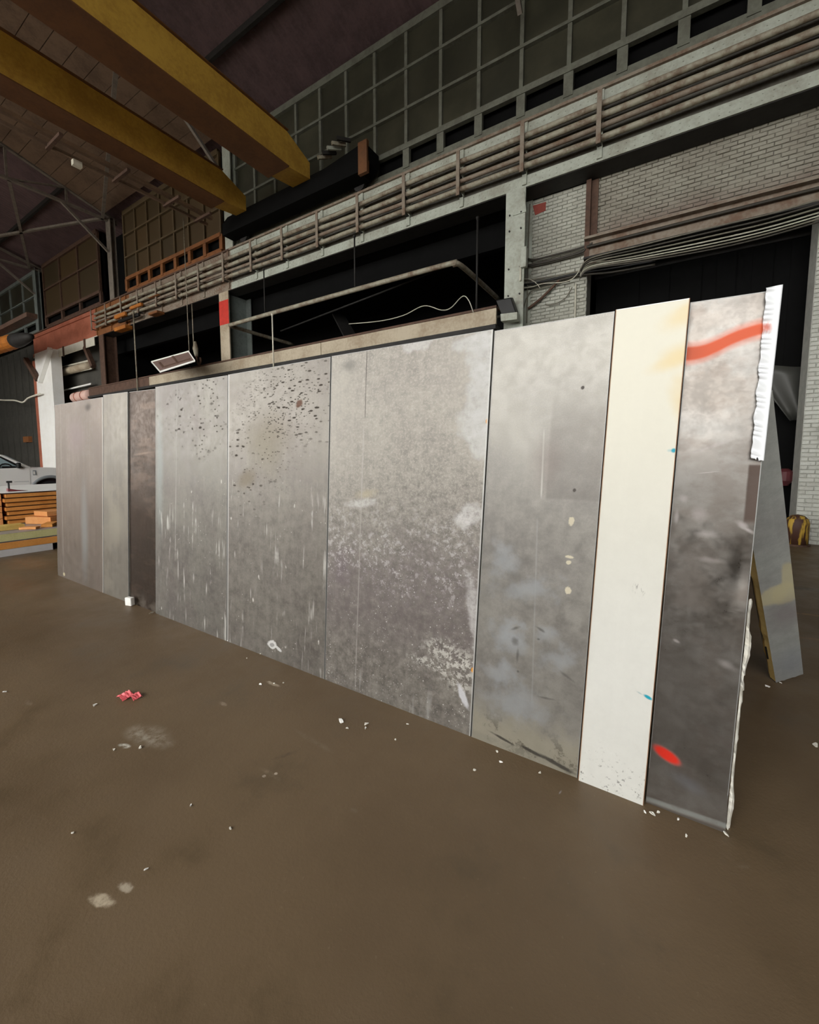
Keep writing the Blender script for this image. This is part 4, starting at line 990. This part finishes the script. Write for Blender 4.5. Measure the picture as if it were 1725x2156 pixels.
def x_p7(nb, uv, *s):
    U, v = nb.sep(uv)[0], nb.sep(uv)[1]; nf = nb.noise(uv, 150, 3, .7); nm = nb.noise(uv, 12, 6, .7)
    s = put(nb, *s, nb.mul(nb.step(v, 1.2, 2.3), nb.step(nf, .46, .62), .45), (178, 176, 168), .6, .25)
    a, b = at(1147, 1050), at(1180, 830)
    s = put(nb, *s, nb.mul(nb.step(U, a[0], a[0] + .012), nb.step(v, a[1] - .006, a[1] + .012), nb.step(v, b[1] + .1, b[1] - .2), nb.step(nm, .3, .6, .5, 1), .42), (98, 93, 89), .5, .5)
    s = seam(nb, uv, s, (1146, 905), (1140, 1046), (182, 180, 174), .006, .8)
    s = seam(nb, uv, s, (1132, 1090), (1120, 1480), (156, 156, 154), .006, .35)
    s = spot(nb, uv, s, 1150, 970, .12, .2, (120, 104, 100), .25, 0, .9, .8, 5)
    for q in ((1060, 1330, .12, .06), (1080, 1355, .1, .1), (1050, 1420, .12, .07), (1180, 1390, .12, .06), (1090, 1480, .2, .1), (1150, 1340, .08, .05), (1110, 1240, .2, .06), (1060, 1180, .1, .1)):
        s = spot(nb, uv, s, q[0], q[1], q[2] * 1.2, q[3] * 1.5, (150, 154, 158), .55, .2, .95, 2.2, 10, .6, .25)
    for q in ((1203, 1097, .018, .022), (1197, 1172, .024, .010), (1197, 1184, .014, .014), (1197, 1243, .020, .022)):
        s = spot(nb, uv, s, *q, (192, 184, 162), .95, 0, .35, 1.7, 38, .7, 0)
    for q in ((1227, 816), (1210, 1032)): s = spot(nb, uv, s, *q, .010, .012, (66, 60, 56), .9, 0, .5, .6, 50)
    for q in ((1085, 1323, .04, .012, .5), (1138, 1325, .035, .010, -.4), (1134, 1346, .012, .008, 0), (1091, 1414, .010, .010, 0), (1195, 1425, .06, .012, -.45), (1150, 1470, .06, .010, .1), (1085, 1350, .03, .03, .3), (1090, 1380, .012, .05, 0)):
        s = spot(nb, uv, s, *q[:4], (84, 80, 77), .7, q[4], .8, .9, 22)
    dn = nb.noise(uv, 9, 6, .72)
    dz = nb.step(nb.math('ADD', v, nb.mul(nb.math('SUBTRACT', dn, .5), .3)), .26, .10)
    s = put(nb, *s, nb.mul(dz, .7), (136, 130, 112), .8, .05)
    s = put(nb, *s, nb.mul(dz, nb.step(dn, .52, .6), .8), (78, 72, 60), .85, 0)
    s = put(nb, *s, nb.mul(nb.step(v, .06, .03), nb.step(nm, .35, .5), .6), (120, 116, 104), .85, 0)
    for q in ((1120, 1582, .09, .012), (1170, 1607, .13, .016), (1060, 1556, .1, .010)):
        s = spot(nb, uv, s, *q, (46, 42, 36), .9, -.17, .6, .8, 16, .85, 0)
    return s
def x_p8(nb, uv, *s):
    v = nb.sep(uv)[1]; n = nb.noise(uv, 5, 4, .6); nf = nb.noise(uv, 55, 5, .75)
    ye = (208, 178, 106)
    for q in ((1440, 745, .15, .08, .9), (1415, 760, .14, .05, .7), (1440, 665, .14, .08, .8), (1450, 645, .06, .03, .7), (1436, 850, .06, .15, .65), (1430, 800, .04, .06, .4)):
        s = spot(nb, uv, s, *q[:4], ye, q[4], .35, 1.0, .6, 7, .45, 0)
    sc = nb.step(nb.noise(uv, 20, 5, .7, stretch=(.5, 4, 1)), .6, .7)
    s = spot(nb, uv, s, 1400, 680, .16, .1, (170, 164, 140), .4, .3, .8, .5, 6, .5, 0, sc)
    s = put(nb, *s, nb.mul(nb.step(v, .5, 2.3), .5), (216, 210, 184), .4, 0)  # warmer towards the top: warm light put into the colour
    d = nb.mul(nb.step(nf, .57, .63), nb.step(nb.math('ADD', v, nb.mul(n, .34)), .46, .20), nb.step(n, .44, .54), .9)
    s = put(nb, *s, d, (74, 70, 66), .8, 0)
    s = spot(nb, uv, s, 1347, 1240, .04, .04, (110, 108, 102), .7, 0, .8, .3, 8, .7, 0, nb.step(nb.noise(uv, 26, 4, .8, stretch=(3, .8, 1)), .54, .62))
    s = spot(nb, uv, s, 1419, 948, .014, .014, (22, 150, 172), 1, 0, .6, .15, 30, .5, 0)
    s = spot(nb, uv, s, 1410, 948, .014, .010, (60, 160, 176), .4, 0, 1, .1, 30, .5, 0)
    s = spot(nb, uv, s, 1365, 1468, .026, .011, (14, 150, 170), 1, -.35, .6, .2, 30, .5, 0)
    return spot(nb, uv, s, 1347, 1459, .02, .006, (110, 150, 156), .5, -.35, 1, .2, 30, .5, 0)
def x_p9(nb, uv, *s):
    U, v = nb.sep(uv)[0], nb.sep(uv)[1]; n = nb.noise(uv, 5, 6, .68); n2 = nb.noise(uv, 4, 5, .65, stretch=(1, 1.5, 1))
    s = put(nb, *s, nb.mul(nb.step(n, .42, .62), nb.step(v, 1.1, 2.2), .45), (150, 150, 147), .5, .7)  # upper part lightened in the colour, as if reflecting more light
    s = put(nb, *s, nb.mul(nb.step(n2, .46, .64), .35), (92, 80, 72), .42, .7)
    a, b, d_ = at(1571, 1105), at(1576, 978), at(1571, 1040)
    br = nb.mul(nb.step(nb.math('ADD', U, nb.mul(n, .01)), d_[0] + .002, d_[0] + .012), nb.step(v, a[1] - .01, a[1] + .03), nb.step(v, b[1] + .006, b[1] - .006))
    s = put(nb, *s, nb.mul(br, .85), (70, 52, 42), .65, .1)
    for q in ((1470, 1085, .05, .05, .3, .45), (1485, 1125, .06, .025, .0, .5), (1565, 1105, .035, .02, -.6, .8), (1575, 1115, .04, .012, -.5, .8), (1440, 1050, .03, .03, 0, .4), (1500, 1180, .08, .02, 0, .35), (1425, 1350, .02, .010, -.4, .8), (1530, 1400, .05, .025, -.3, .5), (1490, 995, .06, .003, .15, .8), (1500, 940, .12, .012, .4, .35), (1425, 1090, .012, .05, 0, .5)):
        s = spot(nb, uv, s, *q[:4], (160, 154, 152), q[5], q[4], 1.0, 1.1, 16, .55, .4)
    (ua, va), (ub, vb) = at(1378, 1682), at(1522, 1732); k = (vb - va) / (ub - ua)
    lv = nb.math('SUBTRACT', v, nb.math('ADD', va - k * ua, nb.mul(U, k)))
    s = put(nb, *s, nb.mul(nb.step(nb.math('ABSOLUTE', lv), .016, .003), nb.step(n, .35, .5, .4, 1), .7), (126, 130, 126), .7, .1)
    s = put(nb, *s, nb.mul(nb.step(lv, -.008, -.02), .8), (66, 58, 50), .85, 0)
    s = spot(nb, uv, s, 1450, 1650, .12, .05, (120, 124, 132), .4, -.3, 1, .5, 6, .5, .6)
    # sprayed stripe: centre line from photograph points
    fc = nb.n('ShaderNodeFloatCurve'); W_, H_ = SIZE[8]; cu_ = fc.mapping.curves[0]; fc.mapping.use_clip = False
    pts = [at(*p) for p in ((1447, 746), (1480, 741), (1510, 729), (1545, 712), (1580, 699), (1618, 688))]
    cu_.points[0].location = (pts[0][0] / W_, pts[0][1] / H_); cu_.points[1].location = (min(1, pts[-1][0] / W_), pts[-1][1] / H_)
    for p in pts[1:-1]: cu_.points.new(p[0] / W_, p[1] / H_)
    fc.mapping.update()
    nb.put(fc.inputs['Value'], nb.math('DIVIDE', U, W_)); cv = nb.mul(fc.outputs[0], H_)
    sd = nb.math('ADD', nb.math('ABSOLUTE', nb.math('SUBTRACT', v, cv)), nb.mul(U, .03))
    s = put(nb, *s, nb.mul(nb.step(sd, .065, .03), .35), (190, 84, 44), .55, .2)
    s = put(nb, *s, nb.mul(nb.step(sd, .036, .022), .97), (200, 74, 14), .5, 0)
    s = spot(nb, uv, s, 1404, 1590, .085, .040, (196, 62, 40), .6, -.42, 1, .1, 20, .5, 0)
    return spot(nb, uv, s, 1404, 1590, .075, .032, (206, 36, 14), .97, -.42, .5, .15, 20, .5, 0)
M['g1'] = galv('dull_galvanised_sheet', 0, (115, 105, 96), (101, 91, 82), .6, .43, x_p1, .3, .4, .2)
M['g2'] = galv('plain_galvanised_sheet', 1, (121, 116, 107), (109, 103, 95), .6, .43, x_p2, .25, .4, .2)
M['g3'] = galv('dark_bronze_sheet', 2, (62, 49, 39), (54, 43, 34), .85, .36, x_p3, .06, .25, .08)
M['g4'] = galv('pitted_galvanised_sheet', 3, (120, 117, 110), (106, 101, 97), .6, .43, x_p4, .5, .5, .13)
M['g5'] = galv('heavily_pitted_galvanised_sheet', 4, (125, 121, 114), (112, 107, 102), .6, .43, x_p5, .5, .5, .13)
M['g6'] = galv('corroded_galvanised_sheet', 5, (136, 132, 125), (122, 117, 112), .6, .43, x_p6, .7, .5, .2)
M['g7'] = galv('stained_galvanised_sheet', 6, (142, 139, 133), (126, 123, 119), .6, .43, x_p7, .3, .4, .07)
M['g8'] = galv('white_painted_sheet', 7, (208, 208, 202), (202, 202, 196), 0.0, .42, x_p8, .05, .0, .03)
M['g9'] = galv('scuffed_dark_steel_sheet', 8, (122, 119, 115), (102, 96, 90), .95, .33, x_p9, .12, .25, .05)
M['core'] = foam('grubby_foam_core', (206, 186, 128), (160, 136, 90))
M['backskin'] = worn('galvanised_back_skin', (150, 150, 148), (126, 126, 124), .5, .5, 2, .6)
M['brownedge'] = worn('brown_panel_edge', (150, 116, 88), (104, 76, 58), .7, 0, 8, .7)
M['foil'] = worn('white_foil_tape', (244, 245, 247), (226, 228, 232), .35, 0, 6, .4)
M['tornwhite'] = worn('torn_white_facing', (238, 236, 226), (206, 200, 184), .7, 0, 18, .7)
TH = .085
def dent(x, z, s): return mnoise.noise(Vector((x * 2.1, z * 1.7, s))) + .5 * mnoise.noise(Vector((x * 5, z * 5, s + 3)))
for pi, (bl, br_, tl, tr_, off, mt, lab, da) in enumerate(PANELS):
    P0, P1, P2, P3 = corners(pi)
    root = empty('insulated_panel', (P0 + P1) / 2, lab, 'panel', 'insulated panels leaning in a row')
    def srf(u, v, d=0.0, den=0.0):
        p = (P0.lerp(P1, u)).lerp(P3.lerp(P2, u), v) + PN * d
        if den and 0 < u < 1 and 0 < v < 1: p += PN * (dent(p.x, p.z, pi) * den)
        return p
    gm = grid(lambda u, v: srf(u, v, .0, da), 16, 28)
    if pi == 8:
        # crumple at the right edge, turned-out lip near the floor, ragged right edge
        for i, v_ in enumerate(gm.v):
            u, v = gm.uv[i]
            if u > .9: v_ += Vector((mnoise.noise(Vector((0, v * 30, 9))) * .012 * (1 if v < .45 else .3), 0, 0))
            d = math.exp(-((u - .92) / .12) ** 2 - ((v - .49) / .04) ** 2); v_ += PN * (-.02 * d)
            if v < .06: v_ += PN * (.02 * (1 - v / .06))
    sk = gm.build('front_skin', mt, root, smooth=True)
    def slab(u0, u1, v0, v1, d0, d1): return MB().hexa([srf(u0, v0, d1), srf(u1, v0, d1), srf(u1, v0, d0), srf(u0, v0, d0)], [srf(u0, v1, d1), srf(u1, v1, d1), srf(u1, v1, d0), srf(u0, v1, d0)])
    w_ = (P1 - P0).length
    slab(0, 1, 0, 1, -TH, -.012 if pi != 8 else -.03).build('foam_core', 'core' if pi != 7 else 'brownedge', root)
    slab(0, 1, 0, 1, -TH - .003, -TH).build('back_skin', 'backskin', root)
    for (u0, u1, mm) in ((0, .003 / w_, None), (1 - .003 / w_, 1, None)):
        slab(u0, u1, 0, 1, -.03, .001).build('side_hem', 'backskin' if pi != 7 else 'brownedge', root)
    slab(0, 1, 1 - .0015, 1, -.04, .0005).build('top_hem', 'backskin' if pi not in (7,) else 'white', root)
    if pi == 8:
        # white foil tape: runs beside the skin's upper right edge, wrinkled
        E = [on_panel(px, py, off) for px, py in ((1580, 966), (1607, 971), (1647, 603), (1612, 609))]
        def tape(u, v):
            p = E[0].lerp(E[1], u).lerp(E[3].lerp(E[2], u), v)
            ww = math.sin(v * 150 + 2.5 * math.sin(v * 37) + u * 2.2) * max(0, 1 - u * 1.35) * .0065
            if u == 0: p += Vector((mnoise.noise(Vector((v * 14, 1, 2))) * .006, 0, 0))
            if v == 0: p += Vector((0, 0, mnoise.noise(Vector((u * 9, 4, 2))) * .02))
            return p + PN * (.02 + ww)
        nbf = NB('wrinkled_white_tape'); uvs = nbf.sep(nbf.uv)
        d_ = nbf.math('ABSOLUTE', nbf.math('SUBTRACT', uvs[1], .765))
        mk = nbf.mul(nbf.step(nbf.math('ADD', d_, nbf.mul(nbf.noise(nbf.uv, 12, 4, .6, stretch=(1, 3, 1)), .05)), .07, .03), nbf.step(uvs[0], .75, .3))
        M['tape'] = nbf.done(nbf.mix(nbf.mul(mk, .8), lin((226, 229, 232)), lin((206, 84, 46))), .35)
        tp_ = grid(tape, 10, 260).build('foil_tape', 'tape', root, smooth=True); tp_['label'] = 'wrinkled white foil tape'
        md = tp_.modifiers.new('thickness', 'SOLIDIFY'); md.thickness = .003; md.offset = -1
        # torn white facing: one ragged ribbon along the lower right edge
        def ept(px, py, d=0.0): return on_panel(px, py, off + .02 + d)
        rng = random.Random(3); m = MB(); n = 64
        for i in range(n + 1):
            t = i / n; py = 1262 + (1762 - 1262) * t; ex = 1583 + (1530 - 1583) * ((py - 1240) / (1765 - 1240))
            wd = .8 + 6.5 * max(0, mnoise.noise(Vector((t * 9, 3, 1)))) + 5 * max(0, mnoise.noise(Vector((t * 23, 7, 1))))
            wd += 9 * math.exp(-((py - 1360) / 26) ** 2) + 6 * math.exp(-((py - 1690) / 30) ** 2) - (2.5 if 1540 < py < 1640 else 0)
            m.v += [ept(ex - 2, py), ept(ex + max(.6, wd) * .55, py + rng.uniform(-3, 3), -.012 * rng.random()), ept(ex + max(.6, wd), py + rng.uniform(-4, 4), .004)]
        for i in range(n):
            for k in range(2): m.f.append((i * 3 + k, i * 3 + k + 1, i * 3 + k + 4, i * 3 + k + 3))
        fl = m.build('torn_facing', 'tornwhite', root); fl['label'] = 'ragged torn white facing strip'
        md = fl.modifiers.new('thickness', 'SOLIDIFY'); md.thickness = .003
# narrow prop panel leaning on the back of the row
L0 = on_floor(1634, 1438); R0 = on_y(1692, 1420, L0.y + .02); T0 = on_y(1627, 822, 2.425)
A_ = T0 - R0; PL = A_.length; A_.normalize(); W_ = R0 - L0; PW = W_.length; W_.normalize()
N_ = W_.cross(A_).normalized()
if N_.y > 0: N_ = -N_
pr = empty('prop_panel', L0, 'narrow grey prop panel with yellow foam edge leaning behind the row', 'panel')
PT = .085
def pp(w, l, d): return L0 + W_ * w + A_ * l - N_ * d + Vector((0, 0, .002))
def pslab(w0, w1, l0, l1, d0, d1): return MB().hexa([pp(w0, l0, d0), pp(w1, l0, d0), pp(w1, l0, d1), pp(w0, l0, d1)], [pp(w0, l1, d0), pp(w1, l1, d0), pp(w1, l1, d1), pp(w0, l1, d1)])
def x_prop(nb, uv, *s):
    n = nb.noise(uv, 9, 5, .7)
    for (a, b, ru, rv) in ((.155, 1.10, .045, .15), (.06, .98, .10, .10), (.13, .96, .09, .12)):
        s = put(nb, *s, nb.mul(nb.blob(uv, a, b, ru, rv, 0, .35, .7, 9), .8), (206, 198, 160), .7, 0)
    s = put(nb, *s, nb.mul(nb.blob(uv, .12, .75, .2, .22, 0, .9, .4, 5), .5), (140, 128, 130), .6, .2)
    return put(nb, *s, nb.mul(nb.blob(uv, .12, .2, .2, .3, 0, .9, .4, 5), .4), (146, 150, 164), .6, .2)
M['gprop'] = galv('grey_prop_sheet', 4, (182, 186, 182), (168, 168, 166), .2, .55, x_prop, .25, .4, .1, size=(PW, PL))
grid(lambda u, v: pp(u * PW, v * PL + (mnoise.noise(Vector((u * 8, 2, 0))) * .012 if v == 0 else 0), 0), 10, 30).build('front_skin', 'gprop', pr, smooth=True)
fc = []
n = 24
m = MB()
for i in range(n + 1):
    l = i / n * PL * .98; wv = .012 * mnoise.noise(Vector((l * 9, 0, 5)))
    m.v += [pp(.004 + wv, l, .004), pp(PW - .004, l, .004), pp(PW - .004, l, PT), pp(.004 + wv * 1.6, l, PT), pp(.004 - .012 + wv, l, PT * .55)]
for i in range(n):
    for k in range(5): m.f.append((i * 5 + k, i * 5 + (k + 1) % 5, i * 5 + 5 + (k + 1) % 5, i * 5 + 5 + k))
m.f += [(0, 1, 2, 3, 4), tuple(n * 5 + k for k in (4, 3, 2, 1, 0))]
M['foam_yel'] = foam('yellow_foam_edge', (250, 220, 146), (232, 196, 118))
m.build('foam_core', 'foam_yel', pr)['label'] = 'yellow foam core edge'
pslab(0, PW, 0, PL, PT, PT + .003).build('back_skin', 'backskin', pr)
pslab(-.014, -.006, .28, .42, PT * .3, PT * .42).build('slot', 'black', pr)

# ================================================================== FLOOR LITTER
def flake(px, py, s, mt, lab, name='paint_flake', cat='flake', rot=0, thick=.006, pts=6, grp='flakes on the floor', asp=.55):
    q = on_floor(px, py); rng = random.Random(int(px * 13 + py)); poly = []
    for k in range(pts):
        t = 2 * math.pi * k / pts + rng.uniform(-.3, .3); r_ = s * .72 * rng.uniform(.55, 1.15)
        a, b = r_ * math.cos(t), r_ * math.sin(t) * asp
        poly.append((q.x + a * math.cos(rot) - b * math.sin(rot), q.y + a * math.sin(rot) + b * math.cos(rot)))
    m = MB(); n = len(poly); lift = [rng.uniform(0, .4) * s for _ in poly]
    m.add([(a, b, 0.001 + l) for (a, b), l in zip(poly, lift)] + [(a, b, thick + l) for (a, b), l in zip(poly, lift)],
          [tuple(range(n - 1, -1, -1)), tuple(range(n, 2 * n))] + [(i, (i + 1) % n, (i + 1) % n + n, i + n) for i in range(n)])
    o = m.build(name, mt); return tag(o, lab, cat, grp)
FL = [(718, 1521, .030, 'largest pale flake lying before the widest panel'), (731, 1535, .012, 'small chip just below the largest pale flake'), (772, 1526, .022, 'pale curled flake right of the largest one'), (770, 1535, .014, 'tiny chip under the curled flake'),
      (833, 1559, .014, 'lone white chip right of the curled flake'), (858, 1526, .012, 'white chip close to the foot of the widest panel'), (481, 1350, .016, 'white crumb at the foot seam of the pitted panels'),
      (549, 1378, .014, 'white crumb against the foot of the heavily pitted panel'), (520, 1387, .010, 'crumb left of the heavily pitted panel foot crumb'), (548, 1442, .018, 'left crumb of the pale crumb cluster on the floor'), (577, 1440, .014, 'middle crumb of the pale crumb cluster'), (597, 1439, .014, 'right crumb of the pale crumb cluster'),
      (201, 1486, .022, 'thin pale flake left of the pink scrap'), (295, 1576, .018, 'curled flake under the whitish floor scuff'), (240, 1580, .012, 'flake at the bright end of the whitish scuff'), (11, 1458, .018, 'pale chip near the left frame edge'),
      (320, 1292, .045, 'thin white sliver at the foot of the dark bronze panel'), (1047, 1584, .012, 'upper chip before the panel with dirty foot'), (1055, 1606, .012, 'middle chip before the panel with dirty foot'), (1000, 1623, .012, 'left chip before the panel with dirty foot'), (1137, 1629, .014, 'right chip before the panel with dirty foot'),
      (1358, 1712, .012, 'crumb at the foot of the brown panel edge'), (1372, 1715, .020, 'pale flake at the left foot corner of the dark end panel'), (1386, 1712, .012, 'small crumb at the foot of the dark end panel'), (1428, 1727, .010, 'tiny crumb along the foot of the dark end panel'),
      (1445, 1761, .010, 'white dot on the floor before the dark end panel'), (1530, 1760, .020, 'pale scrap at the right foot corner of the dark end panel'), (1617, 1447, .024, 'white chip before the foot of the prop panel'), (1643, 1439, .016, 'crumb touching the foot of the prop panel'),
      (1717, 1571, .028, 'pale chip at the right frame edge'), (402, 1698, .010, 'lone white dot left of centre on the floor'), (485, 1746, .012, 'lone white dot low on the floor'), (153, 1756, .010, 'white dot at lower left of the floor'), (308, 1832, .011, 'lowest white dot above the bottom scuffs')]
for i, (px, py, s, lab) in enumerate(FL): flake(px, py, s, 'tornwhite' if i % 3 else 'white', lab, rot=i * .7, asp=.2 if 'sliver' in lab else .6)
q = on_floor(275, 1274)
o = MB().box((q.x - .045, q.y - .03, 0), (q.x + .045, q.y + .02, .09)).build('white_block', 'white', bevel=.008); o.rotation_euler[2] = .25; tag(o, 'small white block at the foot of the dark bronze panel', 'block')
q = on_floor(272, 1468)
pk = empty('pink_scrap', (q.x, q.y, 0), 'crumpled pink plastic scrap on the dark floor', 'scrap')
M['pink'] = worn('pink_plastic', (238, 112, 118), (214, 84, 92), .5, 0, 20, .6)
rng = random.Random(5)
for k, (dx, dy, s) in enumerate(((-.02, -.015, .045), (.045, .02, .035))):
    m = grid(lambda u, v: (q.x + dx + (u - .5) * s * 2, q.y + dy + (v - .5) * s * 1.6, .006 + .03 * abs(mnoise.noise(Vector((u * 3 + k * 5, v * 3, 1)))) + .018 * (1 - abs(u - .5) * 2)), 7, 7)
    o = m.build('fold', 'pink', pk); md = o.modifiers.new('thickness', 'SOLIDIFY'); md.thickness = .003
